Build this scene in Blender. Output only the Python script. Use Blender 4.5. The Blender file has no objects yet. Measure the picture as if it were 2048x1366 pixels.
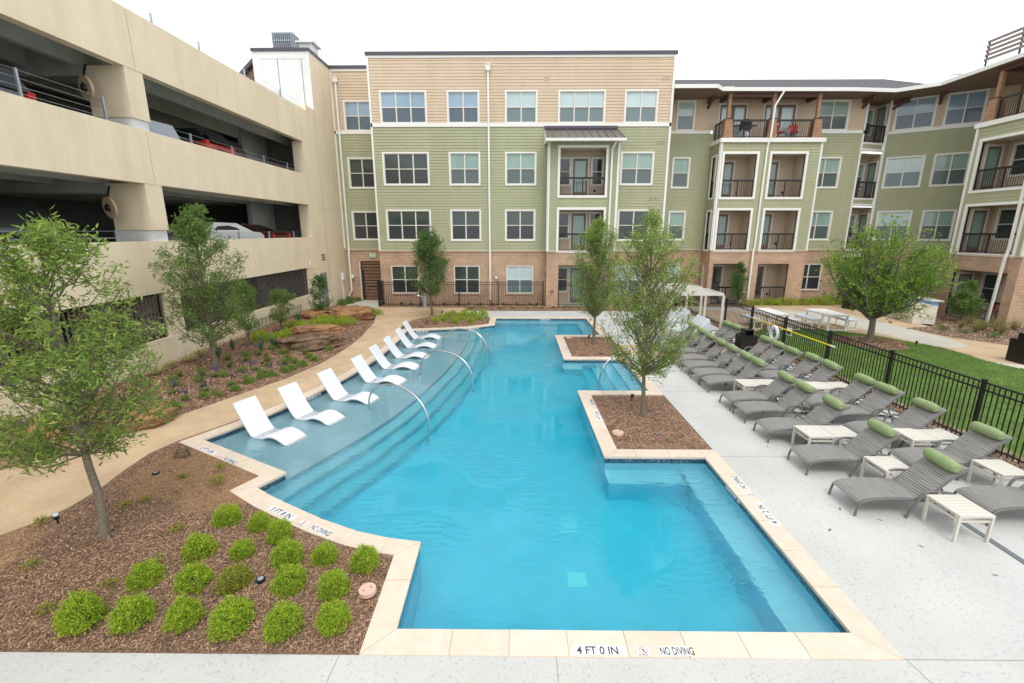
import bpy, math, random
import numpy as np
from mathutils import Vector, Matrix, noise as mnoise
from mathutils.geometry import delaunay_2d_cdt, tessellate_polygon
R = math.radians
random.seed(7)
rng = np.random.default_rng(11)
sc = bpy.context.scene
# ------------------------------------------------------------------ camera
F = 910.0; PITCH = R(13.53); YAW = R(0.612); CH = 4.3
cam = bpy.data.cameras.new('camera'); cam.sensor_width = 36; cam.lens = F/2048*36
cam.clip_start = .1; cam.clip_end = 2000
co = bpy.data.objects.new('camera', cam); sc.collection.objects.link(co)
co.location = (0, 0, CH); co.rotation_euler = (R(90)-PITCH, 0, YAW)
sc.camera = co
# ------------------------------------------------------------------ world and sun (overcast)
SUN_EL, SUN_AZ = R(60), R(168)
w = bpy.data.worlds.new('World'); sc.world = w; w.use_nodes = True
nt = w.node_tree; nt.nodes.clear()
sky = nt.nodes.new('ShaderNodeTexSky'); sky.sky_type = 'NISHITA'; sky.sun_disc = False
sky.sun_elevation = SUN_EL; sky.sun_rotation = SUN_AZ; sky.dust_density = 4; sky.air_density = 1.0
hs = nt.nodes.new('ShaderNodeHueSaturation'); hs.inputs['Saturation'].default_value = .18
tc = nt.nodes.new('ShaderNodeTexCoord')
mp = nt.nodes.new('ShaderNodeMapping'); mp.inputs['Scale'].default_value = (1, 1, 3)
cn = nt.nodes.new('ShaderNodeTexNoise'); cn.inputs['Scale'].default_value = 1.6; cn.inputs['Detail'].default_value = 4
cr = nt.nodes.new('ShaderNodeValToRGB')
cr.color_ramp.elements[0].position = .38; cr.color_ramp.elements[0].color = (5.4, 5.75, 6.15, 1)
cr.color_ramp.elements[1].position = .65; cr.color_ramp.elements[1].color = (11.6, 11.9, 12.2, 1)
mx = nt.nodes.new('ShaderNodeMixRGB'); mx.inputs[0].default_value = .88      # the cloud deck over the clear sky
bg = nt.nodes.new('ShaderNodeBackground'); bg.inputs['Strength'].default_value = .137
wo = nt.nodes.new('ShaderNodeOutputWorld'); L = nt.links.new
L(sky.outputs[0], hs.inputs['Color']); L(tc.outputs['Generated'], mp.inputs[0]); L(mp.outputs[0], cn.inputs[0])
L(cn.outputs[0], cr.inputs[0]); L(hs.outputs[0], mx.inputs[1]); L(cr.outputs[0], mx.inputs[2])
L(mx.outputs[0], bg.inputs[0]); L(bg.outputs[0], wo.inputs[0])
sl = bpy.data.lights.new('sun', 'SUN'); sl.energy = .9; sl.angle = R(22); sl.color = (1, .96, .9)
so = bpy.data.objects.new('sun', sl); sc.collection.objects.link(so)
so.rotation_euler = (R(90)-SUN_EL, 0, math.pi-SUN_AZ)
sc.view_settings.view_transform = 'Standard'; sc.view_settings.look = 'None'
sc.view_settings.exposure = 0.45; sc.view_settings.gamma = 1
sc.cycles.use_denoising = True
sc.cycles.max_bounces = 9; sc.cycles.diffuse_bounces = 4; sc.cycles.transparent_max_bounces = 12
sc.cycles.sample_clamp_indirect = 8

# ------------------------------------------------------------------ pixel -> place helpers (measured from the photograph)
def ray(px, py):
    x = (px-1024)/F; y = -(py-683)/F
    Y = math.cos(PITCH)+y*math.sin(PITCH); Z = -math.sin(PITCH)+y*math.cos(PITCH)
    c, s = math.cos(YAW), math.sin(YAW)
    return Vector((x*c-Y*s, x*s+Y*c, Z))
def G(px, py, z=0.0):
    r = ray(px, py); t = (z-CH)/r.z
    return Vector((r.x*t, r.y*t, z))

# ------------------------------------------------------------------ materials
def mat(name, col, rough=.8, metal=0, spec=.3, var=0, vscale=3, bump=0, bscale=40, isl=0, coat=0):
    m = bpy.data.materials.new(name); m.use_nodes = True
    t = m.node_tree; b = t.nodes['Principled BSDF']
    b.inputs['Base Color'].default_value = (*col, 1); b.inputs['Roughness'].default_value = rough
    b.inputs['Metallic'].default_value = metal; b.inputs['Specular IOR Level'].default_value = spec
    if coat: b.inputs['Coat Weight'].default_value = coat
    tcn = t.nodes.new('ShaderNodeTexCoord')
    last = None
    if var:
        n = t.nodes.new('ShaderNodeTexNoise'); n.inputs['Scale'].default_value = vscale; n.inputs['Detail'].default_value = 7
        n.inputs['Roughness'].default_value = .65
        t.links.new(tcn.outputs['Object'], n.inputs[0])
        r = t.nodes.new('ShaderNodeValToRGB')
        r.color_ramp.elements[0].position = .3; r.color_ramp.elements[1].position = .7
        r.color_ramp.elements[0].color = (*[c*(1-var) for c in col], 1)
        r.color_ramp.elements[1].color = (*[min(1, c*(1+var)) for c in col], 1)
        t.links.new(n.outputs[0], r.inputs[0]); last = r.outputs[0]
    if isl:
        g = t.nodes.new('ShaderNodeNewGeometry'); mr = t.nodes.new('ShaderNodeMapRange')
        mr.inputs[3].default_value = 1-isl; mr.inputs[4].default_value = 1+isl
        t.links.new(g.outputs['Random Per Island'], mr.inputs[0])
        vm = t.nodes.new('ShaderNodeVectorMath'); vm.operation = 'SCALE'
        if last: t.links.new(last, vm.inputs[0])
        else: vm.inputs[0].default_value = col
        t.links.new(mr.outputs[0], vm.inputs['Scale']); last = vm.outputs[0]
    if last: t.links.new(last, b.inputs['Base Color'])
    if bump:
        n = t.nodes.new('ShaderNodeTexNoise'); n.inputs['Scale'].default_value = bscale; n.inputs['Detail'].default_value = 5
        t.links.new(tcn.outputs['Object'], n.inputs[0])
        bp = t.nodes.new('ShaderNodeBump'); bp.inputs['Strength'].default_value = bump; bp.inputs['Distance'].default_value = .02
        t.links.new(n.outputs[0], bp.inputs['Height']); t.links.new(bp.outputs[0], b.inputs['Normal'])
    return m
def N(m): return m.node_tree, m.node_tree.nodes['Principled BSDF']

def speckle(name, base, dark, scale=22, thr=.6, spread=.08, bigvar=.05, light=None):
    m = mat(name, base, .85); t, b = N(m)
    tcn = t.nodes.new('ShaderNodeTexCoord')
    n = t.nodes.new('ShaderNodeTexNoise'); n.inputs['Scale'].default_value = scale; n.inputs['Detail'].default_value = 3
    n2 = t.nodes.new('ShaderNodeTexNoise'); n2.inputs['Scale'].default_value = .7; n2.inputs['Detail'].default_value = 6
    t.links.new(tcn.outputs['Object'], n.inputs[0]); t.links.new(tcn.outputs['Object'], n2.inputs[0])
    r = t.nodes.new('ShaderNodeValToRGB'); r.color_ramp.elements[0].position = thr; r.color_ramp.elements[1].position = thr+spread
    r.color_ramp.elements[0].color = (*base, 1); r.color_ramp.elements[1].color = (*dark, 1)
    r2 = t.nodes.new('ShaderNodeValToRGB'); r2.color_ramp.elements[0].position = .3; r2.color_ramp.elements[1].position = .7
    r2.color_ramp.elements[0].color = (1-bigvar*2,)*3+(1,); r2.color_ramp.elements[1].color = (1, 1, 1, 1)
    mm = t.nodes.new('ShaderNodeMixRGB'); mm.blend_type = 'MULTIPLY'; mm.inputs[0].default_value = 1
    t.links.new(n.outputs[0], r.inputs[0]); t.links.new(n2.outputs[0], r2.inputs[0])
    t.links.new(r.outputs[0], mm.inputs[1]); t.links.new(r2.outputs[0], mm.inputs[2]); t.links.new(mm.outputs[0], b.inputs['Base Color'])
    bp = t.nodes.new('ShaderNodeBump'); bp.inputs['Strength'].default_value = .25; bp.inputs['Distance'].default_value = .01; bp.invert = True
    t.links.new(n.outputs[0], bp.inputs['Height']); t.links.new(bp.outputs[0], b.inputs['Normal'])
    return m

def brickmat(name, c1, c2, mortar, bw=.2, rh=.068, ms=.008, off=.5):
    m = mat(name, c1, .9); t, b = N(m)
    uv = t.nodes.new('ShaderNodeUVMap')
    br = t.nodes.new('ShaderNodeTexBrick'); br.offset = off
    br.inputs['Scale'].default_value = 1; br.inputs['Brick Width'].default_value = bw; br.inputs['Row Height'].default_value = rh
    br.inputs['Mortar Size'].default_value = ms; br.inputs['Mortar Smooth'].default_value = .2
    br.inputs['Color1'].default_value = (*c1, 1); br.inputs['Color2'].default_value = (*c2, 1); br.inputs['Mortar'].default_value = (*mortar, 1)
    n = t.nodes.new('ShaderNodeTexNoise'); n.inputs['Scale'].default_value = 1.3; n.inputs['Detail'].default_value = 8
    t.links.new(uv.outputs[0], br.inputs[0]); t.links.new(uv.outputs[0], n.inputs[0])
    r2 = t.nodes.new('ShaderNodeValToRGB'); r2.color_ramp.elements[0].position = .3; r2.color_ramp.elements[1].position = .7
    r2.color_ramp.elements[0].color = (.82, .82, .82, 1); r2.color_ramp.elements[1].color = (1.1, 1.1, 1.1, 1)
    mm = t.nodes.new('ShaderNodeMixRGB'); mm.blend_type = 'MULTIPLY'; mm.inputs[0].default_value = 1
    t.links.new(n.outputs[0], r2.inputs[0]); t.links.new(br.outputs[0], mm.inputs[1]); t.links.new(r2.outputs[0], mm.inputs[2])
    t.links.new(mm.outputs[0], b.inputs['Base Color'])
    bp = t.nodes.new('ShaderNodeBump'); bp.inputs['Strength'].default_value = .5; bp.inputs['Distance'].default_value = .01; bp.invert = True
    t.links.new(br.outputs['Fac'], bp.inputs['Height']); t.links.new(bp.outputs[0], b.inputs['Normal'])
    return m

def leafmat(name, dark, light, trans=.35, third=None):
    m = bpy.data.materials.new(name); m.use_nodes = True; t = m.node_tree; t.nodes.clear()
    g = t.nodes.new('ShaderNodeNewGeometry'); r = t.nodes.new('ShaderNodeValToRGB')
    r.color_ramp.elements[0].color = (*dark, 1); r.color_ramp.elements[1].color = (*light, 1)
    if third: e = r.color_ramp.elements.new(.9); e.color = (*light, 1); r.color_ramp.elements[2].color = (*third, 1)
    t.links.new(g.outputs['Random Per Island'], r.inputs[0])
    d = t.nodes.new('ShaderNodeBsdfPrincipled'); d.inputs['Roughness'].default_value = .65; d.inputs['Specular IOR Level'].default_value = .12
    tr = t.nodes.new('ShaderNodeBsdfTranslucent'); mxs = t.nodes.new('ShaderNodeMixShader'); mxs.inputs[0].default_value = trans
    hsv = t.nodes.new('ShaderNodeHueSaturation'); hsv.inputs['Hue'].default_value = .485; hsv.inputs['Value'].default_value = 1.5
    t.links.new(r.outputs[0], d.inputs['Base Color']); t.links.new(r.outputs[0], hsv.inputs['Color']); t.links.new(hsv.outputs[0], tr.inputs[0])
    o = t.nodes.new('ShaderNodeOutputMaterial')
    t.links.new(d.outputs[0], mxs.inputs[1]); t.links.new(tr.outputs[0], mxs.inputs[2]); t.links.new(mxs.outputs[0], o.inputs[0])
    return m

M = {}
M['deck'] = speckle('white_speckled_deck', (.55, .545, .52), (.44, .435, .42), 30, .57, .12, .07)
M['concrete'] = speckle('pale_concrete', (.55, .52, .455), (.47, .44, .38), 9, .6, .2, .06)
M['tan'] = speckle('tan_path_concrete', (.60, .44, .285), (.48, .33, .20), 30, .55, .2, .09)
M['mulch'] = mat('bark_mulch', (.235, .145, .098), .95, var=.55, vscale=5, bump=.8, bscale=45)
M['chip'] = mat('bark_chip', (.34, .21, .135), .9, isl=.7)
M['dirt'] = mat('orange_dirt', (.31, .18, .095), .95, var=.4, vscale=9, bump=.6, bscale=60)
def dirtmat():
    m = M['dirt']; t, b = N(m); tcn = t.nodes.new('ShaderNodeTexCoord'); prev = None
    for c, r_ in (((-5.9,7.6,0),1.7),((-7.6,5.0,0),1.5),((-8.5,4.0,0),1.6),((-5.0,6.9,0),1.0)):
        d = t.nodes.new('ShaderNodeVectorMath'); d.operation = 'DISTANCE'; d.inputs[1].default_value = c; t.links.new(tcn.outputs['Object'], d.inputs[0])
        mr = t.nodes.new('ShaderNodeMapRange'); mr.inputs[1].default_value = r_*.35; mr.inputs[2].default_value = r_*1.15; mr.inputs[3].default_value = 1; mr.inputs[4].default_value = 0; t.links.new(d.outputs['Value'], mr.inputs[0])
        if prev is None: prev = mr.outputs[0]
        else: mxn = t.nodes.new('ShaderNodeMath'); mxn.operation = 'MAXIMUM'; t.links.new(prev, mxn.inputs[0]); t.links.new(mr.outputs[0], mxn.inputs[1]); prev = mxn.outputs[0]
    n = t.nodes.new('ShaderNodeTexNoise'); n.inputs['Scale'].default_value = 2.6; n.inputs['Detail'].default_value = 8; n.inputs['Roughness'].default_value = .7; t.links.new(tcn.outputs['Object'], n.inputs[0])
    a = t.nodes.new('ShaderNodeMath'); a.operation = 'ADD'; t.links.new(prev, a.inputs[0]); t.links.new(n.outputs[0], a.inputs[1])
    r = t.nodes.new('ShaderNodeValToRGB'); r.color_ramp.elements[0].position = .86; r.color_ramp.elements[1].position = 1.0; a2 = t.nodes.new('ShaderNodeMath'); a2.operation = 'MULTIPLY'; a2.inputs[1].default_value = .85
    t.links.new(a.outputs[0], a2.inputs[0]); t.links.new(a2.outputs[0], r.inputs[0])
    n3 = t.nodes.new('ShaderNodeTexNoise'); n3.inputs['Scale'].default_value = 28; n3.inputs['Detail'].default_value = 6; t.links.new(tcn.outputs['Object'], n3.inputs[0])
    def rmp(c0, c1):
        q = t.nodes.new('ShaderNodeValToRGB'); q.color_ramp.elements[0].position = .35; q.color_ramp.elements[1].position = .65; q.color_ramp.elements[0].color = (*c0, 1); q.color_ramp.elements[1].color = (*c1, 1); t.links.new(n3.outputs[0], q.inputs[0]); return q
    q0, q1 = rmp((.12,.072,.048), (.27,.17,.11)), rmp((.22,.125,.065), (.36,.22,.12)); mm = t.nodes.new('ShaderNodeMixRGB')
    t.links.new(r.outputs[0], mm.inputs[0]); t.links.new(q0.outputs[0], mm.inputs[1]); t.links.new(q1.outputs[0], mm.inputs[2]); t.links.new(mm.outputs[0], b.inputs['Base Color'])
dirtmat()
M['soil'] = mat('soil', (.13, .10, .07), .95, var=.3)
M['grass'] = mat('lawn_grass', (.115, .20, .04), .9, var=.35, vscale=1.2, bump=.8, bscale=90)
M['coping'] = mat('travertine', (.69, .575, .465), .6, var=.07, vscale=6, isl=.07)
M['grout'] = mat('coping_grout', (.62, .51, .41), .8)
M['plaster'] = mat('pool_plaster', (.46, .735, .845), .6, var=.06, vscale=2.2)
M['shelf'] = mat('shelf_plaster', (.37, .55, .635), .6, var=.08, vscale=1.6)
M['steps'] = mat('step_plaster', (.43, .66, .74), .6, var=.05, vscale=2)
M['white'] = mat('white_trim', (.80, .79, .74), .55, var=.03)
M['frame'] = mat('window_vinyl', (.70, .66, .58), .45)
M['cream'] = mat('cream_siding', (.62, .49, .355), .75, var=.05, vscale=1.2)
M['green'] = mat('green_siding', (.395, .40, .255), .75, var=.05, vscale=1.2)
M['brick'] = brickmat('tan_brick', (.56, .355, .225), (.45, .27, .165), (.55, .46, .36))
M['soldier'] = brickmat('soldier_brick', (.51, .32, .21), (.46, .28, .18), (.50, .42, .34), .068, .2, .008, 0)
M['stone'] = brickmat('limestone_block', (.74, .69, .59), (.66, .58, .46), (.55, .50, .43), .34, .11, .012)
M['stucco'] = mat('garage_paint', (.84, .71, .52), .8, var=.045, vscale=.9, bump=.08, bscale=60)
def streaks(m, lo=.90, sc_=(.5,.5,.06), f=3.0):
    t, b = N(m); src = b.inputs['Base Color'].links[0].from_socket; tcn = t.nodes.new('ShaderNodeTexCoord'); mpn = t.nodes.new('ShaderNodeMapping'); mpn.inputs['Scale'].default_value = sc_
    n = t.nodes.new('ShaderNodeTexNoise'); n.inputs['Scale'].default_value = f; n.inputs['Detail'].default_value = 8; n.inputs['Roughness'].default_value = .7
    r = t.nodes.new('ShaderNodeValToRGB'); r.color_ramp.elements[0].position = .32; r.color_ramp.elements[1].position = .58; r.color_ramp.elements[0].color = (lo, lo, lo*.98, 1); r.color_ramp.elements[1].color = (1, 1, 1, 1)
    mm = t.nodes.new('ShaderNodeMixRGB'); mm.blend_type = 'MULTIPLY'; mm.inputs[0].default_value = 1
    t.links.new(tcn.outputs['Object'], mpn.inputs[0]); t.links.new(mpn.outputs[0], n.inputs[0]); t.links.new(n.outputs[0], r.inputs[0]); t.links.new(src, mm.inputs[1]); t.links.new(r.outputs[0], mm.inputs[2]); t.links.new(mm.outputs[0], b.inputs['Base Color'])
streaks(M['stucco']); streaks(M['cream'], .94); streaks(M['green'], .93); streaks(M['coping'], .93, (1,1,1), 4); streaks(M['tan'], .86, (1,1,1), 1.4); streaks(M['grass'], .7, (1,1,1), .9)
M['conc_dk'] = mat('garage_concrete', (.48, .49, .45), .85, var=.15, vscale=1.5)
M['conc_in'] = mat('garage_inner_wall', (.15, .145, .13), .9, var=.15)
M['precast'] = mat('white_precast', (.72, .72, .70), .8, var=.07, vscale=1.5)
M['dmetal'] = mat('dark_bronze_metal', (.035, .030, .027), .4, .3, .4)
M['bmetal'] = mat('black_metal', (.018, .018, .019), .35, .3, .5)
M['cap'] = mat('dark_coping_metal', (.10, .09, .11), .5, .3)
M['steel'] = mat('stainless_steel', (.62, .63, .64), .18, 1)
M['galv'] = mat('galvanised_steel', (.42, .46, .50), .45, .7)
M['shingle'] = mat('asphalt_shingle', (.10, .09, .10), .95, var=.35, vscale=25)
M['metalroof'] = mat('bronze_standing_seam', (.21, .185, .165), .35, .5)
M['timber'] = mat('cedar_timber', (.33, .185, .11), .7, var=.3, vscale=8)
M['timber_dk'] = mat('stained_timber', (.13, .065, .05), .7, var=.25, vscale=8)
M['soffit'] = mat('brown_soffit', (.22, .15, .12), .8)
M['bark'] = mat('tree_bark', (.20, .165, .12), .9, var=.35, vscale=30, bump=.8, bscale=50)
M['bark2'] = mat('grey_bark', (.17, .15, .125), .9, var=.35, vscale=30, bump=.8, bscale=50)
M['wicker_frame'] = mat('grey_aluminium', (.16, .155, .15), .4, .2)
M['table'] = mat('pale_aluminium', (.62, .585, .515), .5)
M['pillow'] = mat('green_fabric', (.255, .33, .155), .9, var=.08, vscale=9, bump=.15, bscale=80)
M['plastic'] = mat('white_plastic', (.74, .76, .79), .35, coat=.2)
M['boulder'] = mat('orange_sandstone', (.29, .155, .075), .9, var=.6, vscale=3, bump=.9, bscale=14)
M['boulder2'] = mat('brown_sandstone', (.155, .10, .062), .9, var=.85, vscale=2.6, bump=1, bscale=14)
M['terra'] = mat('pink_cover', (.62, .42, .34), .7)
M['gate'] = mat('gate_timber', (.22, .125, .085), .7, var=.2, vscale=6)
M['red'] = mat('red_fabric', (.55, .03, .03), .6)
M['yellow'] = mat('yellow_pole', (.78, .62, .02), .5)
M['blue'] = mat('blue_plastic', (.02, .33, .62), .4)
M['text'] = mat('marker_ink', (.05, .055, .065), .6)
M['plate'] = mat('marker_tile', (.80, .80, .80), .4)
M['signred'] = mat('marker_red', (.75, .10, .12), .5)
M['exit'] = mat('exit_sign_green', (.25, .62, .35), .5)
M['tyre'] = mat('tyre_rubber', (.02, .02, .02), .8)
M['carglass'] = mat('car_glass', (.012, .015, .018), .25, spec=.3)
M['redlamp'] = mat('tail_lamp', (.5, .02, .02), .25)
M['disc'] = mat('tan_fan_disc', (.50, .38, .25), .7)
M['fl_purple'] = mat('salvia_flower', (.06, .045, .15), .8)
M['fl_white'] = mat('white_flower', (.8, .8, .75), .8)

def sidingless(): pass
# wicker: woven strips
m = M['wicker'] = mat('grey_wicker', (.24, .235, .23), .55); t, b = N(m)
tcn = t.nodes.new('ShaderNodeTexCoord'); wv = t.nodes.new('ShaderNodeTexWave'); wv.bands_direction = 'X'; wv.inputs['Scale'].default_value = 11; wv.inputs['Distortion'].default_value = .4
mpw = t.nodes.new('ShaderNodeMapping'); mpw.inputs['Scale'].default_value = (38, 2.5, 38); nw = t.nodes.new('ShaderNodeTexNoise'); nw.inputs['Scale'].default_value = 1; nw.inputs['Detail'].default_value = 3
mm = t.nodes.new('ShaderNodeMixRGB'); mm.inputs[0].default_value = .62
r = t.nodes.new('ShaderNodeValToRGB'); r.color_ramp.elements[0].color = (.13, .125, .118, 1); r.color_ramp.elements[1].color = (.33, .32, .30, 1); r.color_ramp.elements[0].position = .25; r.color_ramp.elements[1].position = .75
t.links.new(tcn.outputs['Object'], wv.inputs[0]); t.links.new(tcn.outputs['Object'], mpw.inputs[0]); t.links.new(mpw.outputs[0], nw.inputs[0])
t.links.new(wv.outputs[0], mm.inputs[1]); t.links.new(nw.outputs[0], mm.inputs[2]); t.links.new(mm.outputs[0], r.inputs[0]); t.links.new(r.outputs[0], b.inputs['Base Color'])
bp = t.nodes.new('ShaderNodeBump'); bp.inputs['Strength'].default_value = .6; bp.inputs['Distance'].default_value = .006
t.links.new(mm.outputs[0], bp.inputs['Height']); t.links.new(bp.outputs[0], b.inputs['Normal'])
# mosaic tile
m = M['mosaic'] = mat('blue_mosaic', (.03, .08, .14), .2, spec=.6); t, b = N(m)
tcn = t.nodes.new('ShaderNodeTexCoord'); mpn = t.nodes.new('ShaderNodeMapping'); mpn.inputs['Scale'].default_value = (30, 30, 30)
sn = t.nodes.new('ShaderNodeVectorMath'); sn.operation = 'FLOOR'; wn = t.nodes.new('ShaderNodeTexWhiteNoise')
r = t.nodes.new('ShaderNodeValToRGB'); e = r.color_ramp.elements; e[0].color = (.015, .035, .07, 1); e[1].color = (.22, .30, .34, 1)
e2 = e.new(.5); e2.color = (.03, .11, .19, 1); e3 = e.new(.8); e3.color = (.08, .12, .13, 1)
t.links.new(tcn.outputs['Object'], mpn.inputs[0]); t.links.new(mpn.outputs[0], sn.inputs[0]); t.links.new(sn.outputs[0], wn.inputs[0])
t.links.new(wn.outputs[0], r.inputs[0]); t.links.new(r.outputs[0], b.inputs['Base Color'])
# water
m = M['water'] = bpy.data.materials.new('pool_water'); m.use_nodes = True; t = m.node_tree; t.nodes.clear()
gl = t.nodes.new('ShaderNodeBsdfGlass'); gl.inputs['IOR'].default_value = 1.4; gl.inputs['Roughness'].default_value = 0
tcn = t.nodes.new('ShaderNodeTexCoord'); n1 = t.nodes.new('ShaderNodeTexNoise'); n1.inputs['Scale'].default_value = 7; n1.inputs['Detail'].default_value = 5
mpn = t.nodes.new('ShaderNodeMapping'); mpn.inputs['Scale'].default_value = (.7, 1.5, 1)
n2 = t.nodes.new('ShaderNodeTexNoise'); n2.inputs['Scale'].default_value = .45; n2.inputs['Detail'].default_value = 2
rr = t.nodes.new('ShaderNodeValToRGB'); rr.color_ramp.elements[0].position = .47; rr.color_ramp.elements[1].position = .62
rr.color_ramp.elements[0].color = (.035, .035, .035, 1); rr.color_ramp.elements[1].color = (1, 1, 1, 1)
ml = t.nodes.new('ShaderNodeMath'); ml.operation = 'MULTIPLY'
bp = t.nodes.new('ShaderNodeBump'); bp.inputs['Strength'].default_value = 1; bp.inputs['Distance'].default_value = .05
ab = t.nodes.new('ShaderNodeVolumeAbsorption'); ab.inputs['Color'].default_value = (.11, .935, .982, 1); ab.inputs['Density'].default_value = .92
o = t.nodes.new('ShaderNodeOutputMaterial')
L = t.links.new
L(tcn.outputs['Object'], mpn.inputs[0]); L(mpn.outputs[0], n1.inputs[0]); L(tcn.outputs['Object'], n2.inputs[0]); L(n2.outputs[0], rr.inputs[0])
L(n1.outputs[0], ml.inputs[0]); L(rr.outputs[0], ml.inputs[1]); L(ml.outputs[0], bp.inputs['Height']); L(bp.outputs[0], gl.inputs['Normal'])
L(gl.outputs[0], o.inputs['Surface']); L(ab.outputs[0], o.inputs['Volume'])
# window panes: blinds behind glass
def pane(name, c, c2, rough=.08):
    m = mat(name, c, rough, spec=.6, coat=.3); t, b = N(m)
    tcn = t.nodes.new('ShaderNodeTexCoord'); wv = t.nodes.new('ShaderNodeTexWave'); wv.bands_direction = 'Z'; wv.inputs['Scale'].default_value = 5.2
    wv.inputs['Distortion'].default_value = .2
    nn = t.nodes.new('ShaderNodeTexNoise'); nn.inputs['Scale'].default_value = .5
    ad = t.nodes.new('ShaderNodeMixRGB'); ad.inputs[0].default_value = .75
    r = t.nodes.new('ShaderNodeValToRGB'); r.color_ramp.elements[0].color = (*c2, 1); r.color_ramp.elements[1].color = (*c, 1)
    r.color_ramp.elements[0].position = .3; r.color_ramp.elements[1].position = .65
    t.links.new(tcn.outputs['Object'], wv.inputs[0]); t.links.new(tcn.outputs['Object'], nn.inputs[0])
    t.links.new(wv.outputs[0], ad.inputs[1]); t.links.new(nn.outputs[0], ad.inputs[2]); t.links.new(ad.outputs[0], r.inputs[0]); t.links.new(r.outputs[0], b.inputs['Base Color'])
    return m
PANES = {
 'sky':   (pane('blind_pane_blue', (.30, .42, .52), (.22, .33, .43)), pane('screen_pane_blue', (.085, .125, .165), (.06, .09, .12), .3)),
 'light': (pane('blind_pane_white', (.50, .62, .62), (.40, .52, .53)), pane('screen_pane_teal', (.15, .21, .215), (.11, .16, .165), .3)),
 'mint':  (pane('blind_pane_mint', (.30, .43, .38), (.21, .32, .28)), pane('screen_pane_green', (.095, .135, .13), (.07, .10, .10), .3)),
 'dark':  (pane('dark_pane', (.05, .07, .064), (.038, .055, .05)), pane('dark_screen_pane', (.035, .042, .045), (.022, .028, .03), .3)),
}
L_ = {}
L_['near'] = leafmat('willow_oak_leaf', (.10, .175, .04), (.30, .42, .10), .48, (.46, .54, .13))
L_['oak'] = leafmat('live_oak_leaf', (.08, .155, .045), (.24, .36, .10), .45)
L_['dark'] = leafmat('dark_oak_leaf', (.055, .125, .04), (.17, .29, .08), .4)
L_['lime'] = leafmat('lime_shrub_leaf', (.15, .26, .026), (.47, .60, .07), .45, (.62, .68, .14))
L_['olive'] = leafmat('olive_shrub_leaf', (.18, .21, .035), (.42, .44, .08), .35)
L_['elm'] = leafmat('elm_leaf', (.09, .18, .03), (.29, .43, .08), .45)
L_['var'] = leafmat('striped_blade', (.22, .25, .09), (.60, .56, .26), .2)
L_['agave'] = leafmat('blue_green_blade', (.05, .10, .07), (.11, .18, .12), .1)
L_['tuft'] = leafmat('grass_blade', (.10, .15, .03), (.24, .30, .07), .3)
L_['lawn'] = leafmat('lawn_blade', (.10, .165, .035), (.20, .29, .07), .3)
L_['reed'] = leafmat('ornamental_grass_blade', (.14, .15, .05), (.34, .30, .12), .3)

# ------------------------------------------------------------------ mesh helpers
C = sc.collection
ORG = {}
def tag(o, label=None, cat=None, group=None, kind=None):
    if label: o['label'] = label
    if cat: o['category'] = cat
    if group: o['group'] = group
    if kind: o['kind'] = kind
    return o
def thing(name, loc, label, cat, group=None, rz=0):
    o = bpy.data.objects.new(name, None); o.empty_display_size = .2; C.objects.link(o)
    o.location = loc; o.rotation_euler.z = rz; ORG[o.name] = Vector(loc)
    return tag(o, label, cat, group)
def link(name, me, parent=None, org=None):
    o = bpy.data.objects.new(name, me); C.objects.link(o)
    if parent is not None:
        o.parent = parent; ORG[o.name] = ORG[parent.name]
    else:
        ORG[o.name] = Vector(org) if org is not None else Vector((0, 0, 0)); o.location = ORG[o.name]
    return o
def copy_tree(o, parent=None):
    c = o.copy(); C.objects.link(c); c.parent = parent
    if parent is None: ORG[c.name] = ORG[o.name]
    for ch in list(o.children): copy_tree(ch, c)
    return c

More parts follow.
